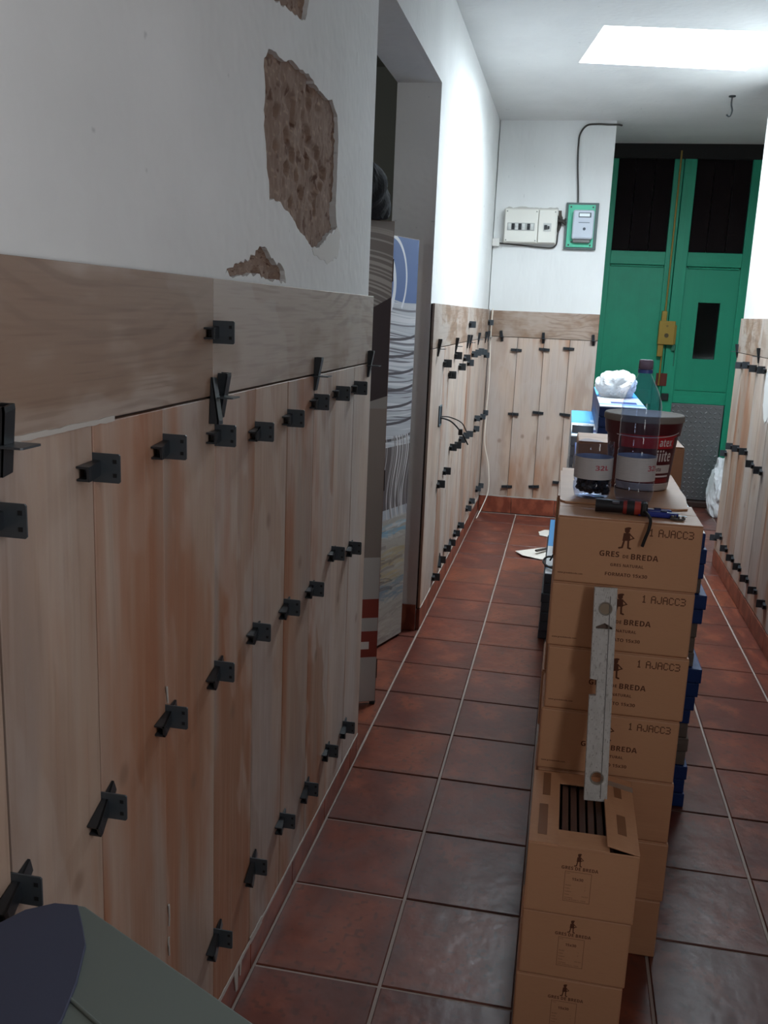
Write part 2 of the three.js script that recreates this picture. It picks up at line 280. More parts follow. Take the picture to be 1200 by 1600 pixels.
const wallF = structure('wall_front', 'plain white wall closing the corridor behind the camera', 'wall');
mesh('wall_core', box(2.4, CEIL, 0.15, 0.3, CEIL / 2, 2.1), plaster, wallF);
// the dark side room seen through the left doorway
const wallS = structure('wall_side', 'grey walls of the unlit side room through the doorway', 'wall');
{
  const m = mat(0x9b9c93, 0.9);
  mesh('wall_core', box(0.12, 2.7, 3.6, -2.5, 1.35, -3.4), m, wallS);
  mesh('wall_core', box(1.75, 2.7, 0.12, -1.62, 1.35, -5.2), m, wallS);
  mesh('wall_core', box(1.75, 2.7, 0.12, -1.62, 1.35, -1.6), m, wallS);
  mesh('room_ceiling', box(1.85, 0.1, 3.8, -1.65, 2.75, -3.4), m, wallS);
}
{ // small frosted window that dimly lights the side room
  const w = structure('window_2', 'small frosted window high in the side room', 'window');
  mesh('pane', box(0.5, 0.4, 0.01, -1.6, 2.0, -1.70), new THREE.MeshStandardMaterial({ color: 0xffffff, emissive: new THREE.Color(0.9, 0.95, 1), emissiveIntensity: 0.4 }), w);
  mesh('frame', merge([box(0.58, 0.04, 0.04, -1.6, 2.22, -1.69), box(0.58, 0.04, 0.04, -1.6, 1.78, -1.69), box(0.04, 0.4, 0.04, -1.87, 2.0, -1.69), box(0.04, 0.4, 0.04, -1.33, 2.0, -1.69)]), mat(0xd8d8d4, 0.6), w);
  const l = new THREE.RectAreaLight(new THREE.Color(0.92, 0.96, 1), ROOM_LIGHT, 0.48, 0.38); l.position.set(-1.6, 2.0, -1.715); l.rotation.set(0, 0, 0); scene.add(l);
}
// ceiling with the roof-light opening
const ceil = structure('ceiling', 'white plaster ceiling with a bright roof light', 'ceiling');
const SKY = [[0.035, -4.77], [0.93, -4.93], [0.80, -5.60], [-0.075, -5.41]];
{
  const s = shapeOf([[-0.8, -2.2], [1.55, -2.2], [1.55, 8.0], [-0.8, 8.0]]);
  s.holes.push(new THREE.Path(SKY.map(p => V2(p[0], -p[1]))));
  const g = new THREE.ExtrudeGeometry(s, { depth: 0.14, bevelEnabled: false });
  mesh('ceiling_slab', g, ceilingMat, ceil, [0, CEIL + 0.14, 0], [Math.PI / 2, 0, 0].map((v, i) => i ? v : -v).map(v => v));
  ceil.children[0].rotation.set(-Math.PI / 2, 0, 0); ceil.children[0].position.set(0, CEIL, 0);
}
{
  const w = structure('window_1', 'bright white roof light glazing in the ceiling', 'skylight');
  const gl = new THREE.ShapeGeometry(shapeOf([[-0.12, 4.70], [0.99, 4.70], [0.99, 5.68], [-0.12, 5.68]])); gl.rotateX(-Math.PI / 2);
  mesh('pane', gl, new THREE.MeshStandardMaterial({ color: 0xffffff, emissive: new THREE.Color(0.92, 0.97, 1), emissiveIntensity: SKY_PANE, side: THREE.DoubleSide }), w, [0, 2.925, 0]);
  mesh('frame', merge([box(1.15, 0.05, 0.06, 0.435, 2.955, -4.68), box(1.15, 0.05, 0.06, 0.435, 2.955, -5.70), box(0.06, 0.05, 1.0, -0.13, 2.955, -5.19), box(0.06, 0.05, 1.0, 1.0, 2.955, -5.19)]), mat(0xe8e8e8, 0.6), w);
}
{ // glazed door beside the camera that lights the near part of the corridor from the right
  const d = structure('door_2', 'white framed glazed door in the right wall beside the camera', 'door'), fm = mat(0xe4e2de, 0.5);
  mesh('frame', merge([rbox(0.07, 2.1, 0.08, 0.006, 1.09, 1.05, 0.12), rbox(0.07, 2.1, 0.08, 0.006, 1.09, 1.05, -0.50), rbox(0.07, 0.08, 0.70, 0.006, 1.09, 2.06, -0.19), rbox(0.07, 0.20, 0.70, 0.006, 1.09, 0.10, -0.19), rbox(0.05, 0.05, 0.58, 0.006, 1.085, 1.0, -0.19)]), fm, d);
  const pm = new THREE.MeshStandardMaterial({ color: 0xffffff, emissive: new THREE.Color(0.95, 0.56, 1), emissiveIntensity: DOOR_PANE, roughness: 0.4 });
  mesh('panel', rbox(0.02, 0.80, 0.58, 0.004, 1.09, 0.59, -0.19), fm, d); mesh('pane', box(0.01, 1.02, 0.56, 1.10, 1.53, -0.19), pm, d);
}

// ---------------------------------------------------------------- green double door
{
  const d = structure('door_1', 'green painted double door with dark upper panels and brass bolt', 'door');
  const green = new THREE.MeshStandardMaterial({ map: dataTex(256, 512, (u, v) => mixc([14, 148, 112], [8, 130, 98], fbm(u * 6, v * 12, 901, 4) * 0.8 + 0.2 * vnoise(u * 80, v * 8, 903))), roughness: 0.5 });
  const darkWood = new THREE.MeshPhysicalMaterial({ color: 0x150d0e, roughness: 0.8, specularIntensity: 0.25 });
  const z = DZ;
  mesh('door_head', box(1.3, 0.12, 0.10, 0.80, 2.735, z), mat(0x14110f, 0.8), d);
  mesh('threshold', rbox(1.25, 0.045, 0.14, 0.006, 0.80, 0.022, z + 0.02), mat(0x3a241d, 0.6), d);
  const P = (n, x0, x1, y0, y1, dep = 0.045, dz = 0, m = green) => mesh(n, rbox(x1 - x0, y1 - y0, dep, 0.004, (x0 + x1) / 2, (y0 + y1) / 2, z + dz), m, d);
  // left leaf
  P('stile', 0.185, 0.256, 0.05, 2.69); P('stile', 0.672, 0.742, 0.05, 2.69); P('rail', 0.256, 0.672, 1.888, 1.99); P('rail', 0.256, 0.672, 0.80, 0.92); P('rail', 0.256, 0.672, 0.05, 0.17);
  P('panel', 0.25, 0.68, 0.91, 1.876, 0.028, -0.004); P('panel', 0.25, 0.68, 0.16, 0.81, 0.028, -0.004); P('moulding', 0.262, 0.668, 1.872, 1.884, 0.012, 0.016);
  // right leaf
  P('stile', 0.746, 0.838, 0.05, 2.69, 0.05, 0.003); P('stile', 1.243, 1.40, 0.05, 2.69); P('rail', 0.838, 1.243, 1.885, 1.992); P('rail', 0.838, 1.243, 0.825, 0.925);
  {
    const s = shapeOf([[0.83, 0.92], [1.25, 0.92], [1.25, 1.875], [0.83, 1.875]]); s.holes.push(new THREE.Path([V2(0.957, 1.18), V2(1.122, 1.18), V2(1.122, 1.615), V2(0.957, 1.615)]));
    mesh('panel', new THREE.ExtrudeGeometry(s, { depth: 0.024, bevelEnabled: false }), green, d, [0, 0, z - 0.014]);
    mesh('opening_frame', merge([box(0.012, 0.46, 0.03, 0.951, 1.3975, z - 0.012), box(0.012, 0.46, 0.03, 1.128, 1.3975, z - 0.012), box(0.19, 0.012, 0.03, 1.0395, 1.621, z - 0.012), box(0.19, 0.012, 0.03, 1.0395, 1.174, z - 0.012)]), green, d);
  }
  P('moulding', 0.85, 1.232, 1.868, 1.880, 0.012, 0.018); P('moulding', 0.85, 1.232, 0.928, 0.936, 0.012, 0.016);
  for (const [a, b] of [[0.250, 0.390], [0.393, 0.534], [0.537, 0.678], [0.832, 0.972], [0.975, 1.112], [1.115, 1.25]]) P('shutter_board', a, b, 1.98, 2.70, 0.016, -0.016 + rr(-0.002, 0.002), darkWood);
  // chequer-plate kick panel
  const steel = new THREE.MeshStandardMaterial({ color: 0x8e9092, metalness: 0.8, roughness: 0.34 });
  mesh('kick_plate', rbox(0.40, 0.77, 0.006, 0.002, 1.034, 0.437, z + 0.026), steel, d);
  const bump = []; for (let i = 0; i < 11; i++) for (let j = 0; j < 20; j++) { const g = new THREE.SphereGeometry(1, 6, 4); g.scale(0.014, 0.006, 0.0055); g.rotateZ(((i + j) % 2 ? 1 : -1) * 0.78); g.translate(0.853 + i * 0.036, 0.075 + j * 0.038, z + 0.029); bump.push(g); }
  const st = mesh('plate_studs', merge(bump), steel, d); st.userData.kind = 'stuff';
  // brass bolt with its case
  const brass = new THREE.MeshStandardMaterial({ color: 0x957a38, metalness: 0.55, roughness: 0.45 });
  mesh('bolt_rod', cyl(0.007, 0.007, 1.24, 10, 0.712, 2.11, z + 0.055), brass, d);
  mesh('bolt_rod', cyl(0.007, 0.007, 0.26, 10, 0.716, 1.09, z + 0.055), brass, d);
  mesh('bolt_guide', merge([rbox(0.042, 0.09, 0.04, 0.006, 0.707, 1.495, z + 0.05), rbox(0.045, 0.10, 0.04, 0.006, 0.700, 1.235, z + 0.05)]), brass, d);
  const lc = mesh('lock_case', merge([rbox(0.125, 0.185, 0.055, 0.006, 0.735, 1.372, z + 0.055), rbox(0.02, 0.15, 0.03, 0.004, 0.800, 1.36, z + 0.05)]), brass, d);
  mesh('keyhole', cyl(0.017, 0.017, 0.006, 16).rotateX(Math.PI / 2), mat(0x4a3a18, 0.5), lc, [0.735, 1.352, z + 0.084]);
  mesh('screw', cyl(0.008, 0.008, 0.006, 12).rotateX(Math.PI / 2), mat(0x6a5420, 0.5), lc, [0.735, 1.425, z + 0.084]);
  mesh('rusty_plate', rbox(0.085, 0.10, 0.006, 0.002, 0.735, 1.005, z + 0.030), mat(0x5a2418, 0.8), d);
  mesh('latch_socket', rbox(0.055, 0.055, 0.03, 0.004, 0.775, 0.87, z + 0.035), mat(0x0d0f0f, 0.6), d);
  mesh('rim_latch', merge([rbox(0.03, 0.05, 0.03, 0.004, 0.80, 1.26, z + 0.04), cyl(0.004, 0.004, 0.17, 6, 0.815, 1.20, z + 0.035)]), mat(0x2a6a52, 0.5), d);
}

// ---------------------------------------------------------------- levelling clips
function plateGeo() { // plate that stands in the joint: y along the joint, z out of the wall; window near the tile, two holes near the rim
  const s = shapeOf([[-0.019, -0.004], [0.019, -0.004], [0.019, 0.036], [0.017, 0.038], [-0.017, 0.038], [-0.019, 0.036]]);
  const g = new THREE.ExtrudeGeometry(s, { depth: 0.0024, bevelEnabled: false, curveSegments: 6 }); // shape (y, z) extruded along x
  g.translate(0, 0, -0.0012); const m = new THREE.Matrix4().makeBasis(V3(0, 1, 0), V3(0, 0, 1), V3(1, 0, 0)); g.applyMatrix4(m); return g;
}
function wedgeGeo() { // channel wedge along x, thick hollow end at -x, thin end at +x, lying on the tile (z = 0)
  const side = (y) => { const s = shapeOf([[-0.044, 0.001], [0.034, 0.001], [0.034, 0.004], [-0.038, 0.0175], [-0.044, 0.0175]]); const g = new THREE.ExtrudeGeometry(s, { depth: 0.003, bevelEnabled: false }); g.rotateX(Math.PI / 2); g.translate(0, y + 0.0015, 0); return g; };
  const top = new THREE.BufferGeometry(); const sh = shapeOf([[-0.044, 0.0145], [-0.038, 0.0145], [0.034, 0.002], [0.034, 0.0045], [-0.038, 0.018], [-0.044, 0.018]]); const t = new THREE.ExtrudeGeometry(sh, { depth: 0.019, bevelEnabled: false }); t.rotateX(Math.PI / 2); t.translate(0, 0.0095, 0);
  const web = box(0.003, 0.016, 0.012, 0.02, 0, 0.006);
  return merge([side(-0.008), side(0.008), t, box(0.003, 0.016, 0.012, -0.026, 0, 0.008)]);
}
const PG = plateGeo(), WG = wedgeGeo(), SG = merge([box(0.0034, 0.005, 0.005, 0, 0.009, 0.031), box(0.0034, 0.005, 0.005, 0, -0.009, 0.031)]), slotMat = mat(0x15171a, 0.6);
function clip(label, group, pos, rotY, o = {}) {
  // o.seam: clip in the level seam (wedge upright); o.turn: wedge turned in the wall plane; o.flip: thick end towards +x
  const c = thing('leveling_clip', label, 'tile clip', pos, rotY, group);
  const p = mesh('clip_plate', PG, clipPlateMat, c); const w = mesh('wedge', WG, clipMat, c);
  if (!o.seam && pos[2] > -3.5) mesh('plate_slot', SG, slotMat, p);
  if (o.seam) { p.rotation.z = Math.PI / 2; w.rotation.z = -Math.PI / 2 + (o.turn || 0); if (o.flip) w.rotation.z += Math.PI; }
  else { w.rotation.z = (o.flip ? Math.PI : 0) + (o.turn || 0); }
  w.position.set(0, 0, 0.0004 + (o.lift || 0)); if (o.two) { const q = mesh('wedge', WG, clipMat, c); q.rotation.z = w.rotation.z + Math.PI + 0.12; q.position.set(o.two, -0.004, 0.001); w.position.x = -o.two; }
  if (o.scale) c.scale.setScalar(o.scale);
  return c;
}
const nearestJ = (J, z) => J.reduce((a, b) => Math.abs(b - z) < Math.abs(a - z) ? b : a);
const RL = Math.PI / 2, RRt = -Math.PI / 2;
// near left wall: [y, z, wedge turn]
[[1.216, -0.87, 0], [1.239, -1.083, 0.05], [1.238, -1.295, 0.12], [1.229, -1.508, 0.0], [1.211, -1.72, 0.14], [1.215, -1.933, 0.05], [1.232, -2.145, 0.08], [1.236, -2.358, 0], [1.235, -2.57, 0.05]].forEach(([y, z, t], i) =>
  clip(`dark grey levelling clip in upper row on near left wall, ${ORD[8 - i]} from the doorway`, 'clips in the upper row of the near left wall', [LW, y, z], RL, { turn: t * 0.8 }));
clip('dark grey levelling clip on the joint of the horizontal band tiles, near left wall', 'clip on the band joint', [LW, 1.404, -1.497], RL, { turn: 0.03 });
clip('large black seam wedge with grey plate at the left edge of the photo', 'seam clips of the near left wall', [LW, 1.294, -0.885], RL, { seam: 1, turn: 0.16 });
clip('double black seam wedge under the band joint on the near left wall', 'seam clips of the near left wall', [LW, 1.295, -1.508], RL, { seam: 1, two: 0.018, turn: -0.08, flip: 1 });
clip('black upright seam wedge midway between double wedge and doorway edge', 'seam clips of the near left wall', [LW, 1.293, -2.145], RL, { seam: 1 });
clip('black upright seam wedge nearest the doorway on the near left wall', 'seam clips of the near left wall', [LW, 1.289, -2.74], RL, { seam: 1, turn: 0.05 });
[[0.763, -1.083, 0.40], [0.802, -1.295, 0.14], [0.797, -1.508, 0.26], [0.80, -1.72, 0.06], [0.786, -1.933, 0.16], [0.768, -2.145, 0.08], [0.806, -2.358, 0.08], [0.769, -2.57, 0.18]].forEach(([y, z, t], i) =>
  clip(`dark grey levelling clip in middle row on near left wall, ${ORD[7 - i]} from the doorway`, 'clips in the middle row of the near left wall', [LW, y, z], RL, { turn: t }));
clip('dark levelling clip just above the navy panel in the lower left corner', 'clips in the lower rows of the near left wall', [LW, 0.774, -0.87], RL, { turn: 0.28 });
[[0.244, -1.508, 0.35], [0.266, -1.72, 0.5], [0.253, -1.933, 0.08], [0.223, -2.145, 0.28], [0.228, -2.358, 0.08], [0.203, -2.57, 0.25]].forEach(([y, z, t], i) =>
  clip(`dark grey levelling clip just above the skirting on near left wall, ${ORD[5 - i]} from the doorway`, 'clips in the lowest row of the near left wall', [LW, y, z], RL, { turn: t }));
// far left wall
[[1.292, -4.246], [1.285, -4.91], [1.291, -5.47], [1.288, -5.60], [1.294, -6.11], [1.294, -6.62], [1.296, -6.82]].forEach(([y, z], i) =>
  clip(`black upright seam wedge on far left wall, ${ORD[i]} from the doorway`, 'seam clips of the far left wall', [LW, y, z], RL, { seam: 1, turn: rr(-0.06, 0.06) }));
[[1.216, -4.48], [1.149, -4.70], [1.237, -4.91], [1.168, -5.13], [1.208, -5.34], [1.171, -5.555], [1.213, -5.77], [1.215, -5.98], [1.217, -6.20], [1.204, -6.41], [1.176, -6.63]].forEach(([y, z], i) =>
  clip(`grey levelling clip in upper row on far left wall, ${ORD[i]} from the doorway`, 'clips in the upper row of the far left wall', [LW, y, nearestJ(JF, z)], RL, { turn: rr(-0.1, 0.2) }));
clip('grey levelling clip on the band joint of the far left wall', 'clips on the far left band', [LW, 1.393, -5.535], RL, {});
clip('grey levelling clip high in the far corner beside the white cord', 'clips on the far left band', [LW, 1.40, -6.80], RL, {});
[[0.752, -4.91], [0.735, -5.13], [0.740, -5.34], [0.737, -5.555], [0.721, -5.77], [0.705, -6.20], [0.775, -6.20], [0.742, -6.63], [0.75, -6.84]].forEach(([y, z], i) =>
  clip(`grey levelling clip in middle row on far left wall, ${ORD[i]} from the doorway side`, 'clips in the middle row of the far left wall', [LW, y, i === 8 ? z : nearestJ(JF, z)], RL, { turn: rr(-0.05, 0.3) }));
[[0.627, -4.48], [0.658, -4.70]].forEach(([y, z], i) => clip(`dark levelling clip below the wall outlet, ${i ? 'upper right' : 'lower left'} of the pair by the doorway`, 'clips below the outlet', [LW, y, nearestJ(JF, z)], RL, { turn: 0.12 }));
[[0.150, -4.48, 0], [0.185, -4.70, 0.9], [0.194, -4.91, 0], [0.175, -5.13, 0.3], [0.181, -5.34, 0.1], [0.182, -5.555, 0], [0.203, -5.98, 0.1], [0.211, -6.20, 0.1], [0.219, -6.63, 0.2], [0.205, -6.84, 0.1]].forEach(([y, z, t], i) =>
  clip(`grey levelling clip above the skirting on far left wall, ${ORD[i]} from the doorway`, 'clips in the lowest row of the far left wall', [LW, y, i === 9 ? z : nearestJ(JF, z)], RL, { turn: t }));
// back wall
[[-0.492, 1.303], [-0.193, 1.302], [0.159, 1.302]].forEach(([x, y], i) => clip(`dark seam wedge under the band on the back wall, ${['left', 'middle', 'right'][i]} of three`, 'seam clips of the back wall', [x, y, BW], 0, { seam: 1, turn: [0.15, 0.05, 0.1][i] }));
[[1.212, 1.226, 1.239], [0.748, 0.768, 0.766], [0.205, 0.219, 0.262]].forEach((ys, r) => ys.forEach((y, i) =>
  clip(`dark levelling clip on the back wall, ${['upper', 'middle', 'bottom'][r]} row, ${['left', 'middle', 'right'][i]} of three`, 'clips on the plank joints of the back wall', [JB[i + 1], y, BW], 0, { flip: (i + r) % 2, turn: rr(-0.12, 0.12) })));
// right wall
[[1.30, -5.85], [1.297, -5.19]].forEach(([y, z], i) => clip(`dark seam wedge on the right wall, ${i ? 'nearer the camera' : 'at the wall end by the door'}`, 'seam clips of the right wall', [RW, y, z], RRt, { seam: 1 }));
[[[1.229, 1], [1.240, 2], [1.233, 3], [1.237, 4]], [[0.763, 1], [0.779, 2], [0.792, 3], [0.758, 4], [0.759, 5]], [[0.225, 1], [0.202, 2], [0.202, 3], [0.209, 4], [0.205, 5], [0.206, 6], [0.206, 7]]].forEach((row, r) => row.forEach(([y, k], i) =>
  clip(`grey levelling clip on the right wall, ${['upper', 'middle', 'lowest'][r]} row, ${ORD[i]} from the wall end`, 'clips on the plank joints of the right wall', [RW, y, JR[k]], RRt, { flip: 1, turn: rr(-0.2, 0.1) })));
clip('grey levelling clip at the very end of the right wall, middle height', 'clips at the right wall end', [RW, 0.698, -5.83], RRt, { flip: 1 });
clip('grey levelling clip at the very end of the right wall, near the skirting', 'clips at the right wall end', [RW, 0.175, -5.83], RRt, { flip: 1 });

// loose white cord in the far corner
tagged('cord', tube([[-0.565, 1.50, -6.84], [-0.568, 1.30, -6.845], [-0.560, 0.98, -6.85], [-0.566, 0.72, -6.85], [-0.562, 0.52, -6.85], [-0.525, 0.36, -6.85], [-0.515, 0.16, -6.845], [-0.545, 0.06, -6.80], [-0.566, 0.008, -6.74], [-0.568, 0.006, -6.60]], 0.004, 80, 6), mat(0xe9dfd2, 0.7), 'thin white cord hanging down the far corner to the floor', 'cord');
// wall outlet with loose wires
{
  const o = thing('outlet_box', 'open wall outlet box with black wires on the far left wall', 'outlet', [LW, 0.97, -4.425]);
  mesh('box_rim', merge([rbox(0.006, 0.10, 0.008, 0.002, 0.003, 0, 0.041), rbox(0.006, 0.10, 0.008, 0.002, 0.003, 0, -0.041), rbox(0.006, 0.008, 0.09, 0.002, 0.003, 0.046, 0), rbox(0.006, 0.008, 0.09, 0.002, 0.003, -0.046, 0)]), mat(0x5b6a72, 0.5), o);
  mesh('box_inside', box(0.002, 0.086, 0.076, 0.0015, 0, 0), mat(0x3c4248, 0.8), o);
  mesh('wire', tube([[0.003, -0.01, -0.01], [0.05, -0.03, -0.05], [0.10, -0.09, -0.10], [0.13, -0.15, -0.14]], 0.004, 24, 6), mat(0x151515, 0.5), o);
  mesh('wire', tube([[0.003, -0.005, -0.015], [0.04, -0.015, -0.09], [0.09, -0.05, -0.18], [0.11, -0.10, -0.24]], 0.003, 24, 6), mat(0x1a1a1a, 0.5), o);
  mesh('connector', rbox(0.02, 0.03, 0.02, 0.003, 0.095, -0.085, -0.095), mat(0x151515, 0.5), o);
}

// ---------------------------------------------------------------- electrical fittings on the back wall
{
  const zf = -6.905;
  const u = thing('fuse_box', 'white plastic fuse box with two covers and breakers on the back wall', 'fuse box', [-0.342, 1.955, zf]);
  const wp = mat(0xdcd9d0, 0.45);
  mesh('housing', rbox(0.37, 0.235, 0.045, 0.008, 0, 0.118, 0.0225), wp, u);
  mesh('cover', rbox(0.232, 0.222, 0.02, 0.006, -0.063, 0.118, 0.052), wp, u); mesh('cover', rbox(0.122, 0.222, 0.02, 0.006, 0.117, 0.118, 0.052), wp, u);
  mesh('breaker_window', box(0.19, 0.052, 0.003, -0.065, 0.112, 0.0625), mat(0xa9a9a4, 0.5), u); mesh('breaker_window', box(0.055, 0.055, 0.003, 0.118, 0.112, 0.0625), mat(0xb9b9b4, 0.5), u);
  for (let i = 0; i < 7; i++) mesh('breaker', merge([rbox(0.02, 0.042, 0.006, 0.001, -0.143 + i * 0.024 + (i > 4 ? 0.012 : 0), 0.112, 0.066), rbox(0.012, 0.014, 0.012, 0.002, -0.143 + i * 0.024 + (i > 4 ? 0.012 : 0), 0.112 + (i % 3 - 1) * 0.004, 0.070)]), mat(i % 2 ? 0x222426 : 0xcfd0cc, 0.4), u);
  mesh('breaker', merge([rbox(0.02, 0.03, 0.012, 0.002, 0.108, 0.112, 0.068), rbox(0.012, 0.02, 0.012, 0.002, 0.128, 0.110, 0.068)]), mat(0x222426, 0.4), u);
  for (const [x, y] of [[-0.165, 0.02], [-0.165, 0.215], [0.04, 0.02], [0.04, 0.215], [0.168, 0.215]]) mesh('screw', cyl(0.005, 0.005, 0.004, 10).rotateX(Math.PI / 2), mat(0x8a8a86, 0.5), u, [x, y, 0.063]);
  // broken plaster along the box
  tagged('plaster_rim', new THREE.ExtrudeGeometry(shapeOf(jag([[-0.53, 2.19], [-0.50, 2.205], [-0.47, 2.20], [-0.42, 2.21], [-0.30, 2.20], [-0.17, 2.205], [-0.155, 2.193], [-0.53, 2.180]], 0.006, 8, 0.01)), { depth: 0.006, bevelEnabled: false }), mat(0xb8b5ae, 0.95), 'rough broken plaster line along the top of the fuse box', 'plaster', [0, 0, zf - 0.001]);
  tagged('wall_gap', new THREE.ExtrudeGeometry(shapeOf(jag([[-0.155, 2.185], [-0.135, 2.19], [-0.125, 2.14], [-0.128, 2.09], [-0.135, 2.05], [-0.155, 2.04]], 0.006, 18, 0.01)), { depth: 0.003, bevelEnabled: false }), mat(0x5a5149, 0.95), 'dark chipped plaster patch between fuse box and meter', 'plaster', [0, 0, zf - 0.001]);
  const m = thing('electricity_meter', 'grey electricity meter on a green board on the back wall', 'meter', [0.008, 1.925, zf]);
  mesh('backboard', rbox(0.222, 0.315, 0.02, 0.004, 0, 0.158, 0.01), mat(0x53605e, 0.6), m);
  mesh('green_plate', rbox(0.185, 0.285, 0.008, 0.003, -0.004, 0.158, 0.024), mat(0x4fb694, 0.5), m);
  mesh('meter_body', rbox(0.145, 0.195, 0.05, 0.014, 0.012, 0.165, 0.052, 3), mat(0xb6bcc6, 0.4), m);
  const lcd = mesh('display_bezel', rbox(0.085, 0.032, 0.004, 0.002, 0.020, 0.228, 0.0785), mat(0x555c60, 0.4), m);
  mesh('display', box(0.07, 0.020, 0.002, 0.018, 0.228, 0.081), mat(0xdfe6e6, 0.3), lcd);
  mesh('print_line', box(0.075, 0.006, 0.001, 0.018, 0.178, 0.0775), mat(0x7c838c, 0.6), m);
  mesh('button', cyl(0.010, 0.010, 0.004, 14).rotateX(Math.PI / 2), mat(0x3d4650, 0.4), m, [0.022, 0.136, 0.078]);
  mesh('terminal_cover', rbox(0.12, 0.028, 0.03, 0.008, 0.008, 0.058, 0.042), mat(0x6f6f6c, 0.5), m);
  for (const [x, y] of [[-0.078, 0.285], [0.072, 0.285], [-0.078, 0.03], [0.07, 0.03], [-0.06, 0.05], [0.055, 0.05]]) mesh('screw', cyl(0.006, 0.006, 0.004, 10).rotateX(Math.PI / 2), mat(0x2a3432, 0.4), m, [x, y, 0.029]);
  const cb = mat(0x3b3733, 0.6);
  tagged('cable', merge([tube([[-0.16, 2.12, zf + 0.02], [-0.135, 2.115, zf + 0.035], [-0.115, 2.105, zf + 0.03], [-0.10, 2.10, zf + 0.02]], 0.010, 20, 8), tube([[-0.16, 2.135, zf + 0.02], [-0.135, 2.13, zf + 0.03], [-0.118, 2.118, zf + 0.03], [-0.10, 2.13, zf + 0.02]], 0.007, 20, 8), tube([[-0.155, 2.145, zf + 0.02], [-0.13, 2.125, zf + 0.04], [-0.10, 2.09, zf + 0.02]], 0.008, 20, 8)]), cb, 'thick bundle of dark cables between fuse box and meter', 'cable');
  tagged('cable', tube([[-0.575, 1.957, zf + 0.008], [-0.50, 1.952, zf + 0.008], [-0.40, 1.945, zf + 0.008], [-0.26, 1.935, zf + 0.008], [-0.18, 1.935, zf + 0.01], [-0.155, 1.955, zf + 0.01], [-0.148, 2.02, zf + 0.01], [-0.14, 2.11, zf + 0.015]], 0.005, 60, 6), cb, 'dark cable running under the fuse box from the corner', 'cable');
  tagged('cable', tube([[-0.025, 2.235, zf + 0.008], [-0.035, 2.35, zf + 0.008], [-0.05, 2.50, zf + 0.008], [-0.055, 2.62, zf + 0.008], [-0.05, 2.69, zf + 0.008], [-0.01, 2.745, zf + 0.008], [0.06, 2.755, zf + 0.008], [0.14, 2.752, zf + 0.008], [0.205, 2.752, zf + 0.004], [0.225, 2.752, zf - 0.02]], 0.0065, 70, 6), cb, 'black cable rising from the meter to the ceiling corner', 'cable');
  tagged('junction_box', rbox(0.05, 0.055, 0.03, 0.005), mat(0xd8d5cf, 0.5), 'small white junction box in the corner below the fuse box', 'junction box', [-0.578, 1.96, zf + 0.016]);
}
// ceiling hook
tagged('ceiling_hook', merge([tube([[0, 0, 0], [0, -0.05, 0.0], [0.008, -0.085, 0], [-0.004, -0.115, 0], [-0.022, -0.105, 0]], 0.005, 24, 6), cyl(0.02, 0.02, 0.006, 12, 0, -0.003, 0)]), mat(0x3e4043, 0.5), 'small dark metal hook in the ceiling behind the roof light', 'hook', [0.823, CEIL, -6.18]);

// ---------------------------------------------------------------- cardboard tile boxes
const INK = '#5c3320';
function potter(g, x, y, s) { // walking potter printed on the boxes
  g.save(); g.translate(x, y); g.scale(s, s); g.fillStyle = INK; g.strokeStyle = INK; g.lineCap = 'round';
  g.beginPath(); g.ellipse(0, -34, 7, 8, 0, 0, 7); g.fill(); g.beginPath(); g.ellipse(1, -40, 9, 4, -0.2, 0, 7); g.fill();
  g.beginPath(); g.moveTo(-9, -26); g.lineTo(8, -27); g.lineTo(10, -4); g.lineTo(-11, -2); g.closePath(); g.fill();
  g.lineWidth = 3.2; g.beginPath(); g.moveTo(7, -24); g.lineTo(19, -12); g.lineTo(8, -7); g.stroke();
  g.lineWidth = 5; g.beginPath(); g.moveTo(-6, -4); g.lineTo(-10, 18); g.lineTo(-18, 20); g.moveTo(5, -4); g.lineTo(6, 18); g.lineTo(12, 20); g.stroke(); g.restore();
}
function cardBase(g, W, H, seed) { g.fillStyle = '#cb9872'; g.fillRect(0, 0, W, H); for (let i = 0; i < 900; i++) { g.fillStyle = `rgba(${hash(i, 1, seed) > 0.5 ? '214,166,130' : '172,122,90'},0.10)`; g.fillRect(hash(i, 2, seed) * W, hash(i, 3, seed) * H, 4 + hash(i, 4, seed) * 60, 1 + hash(i, 5, seed) * 3); } }
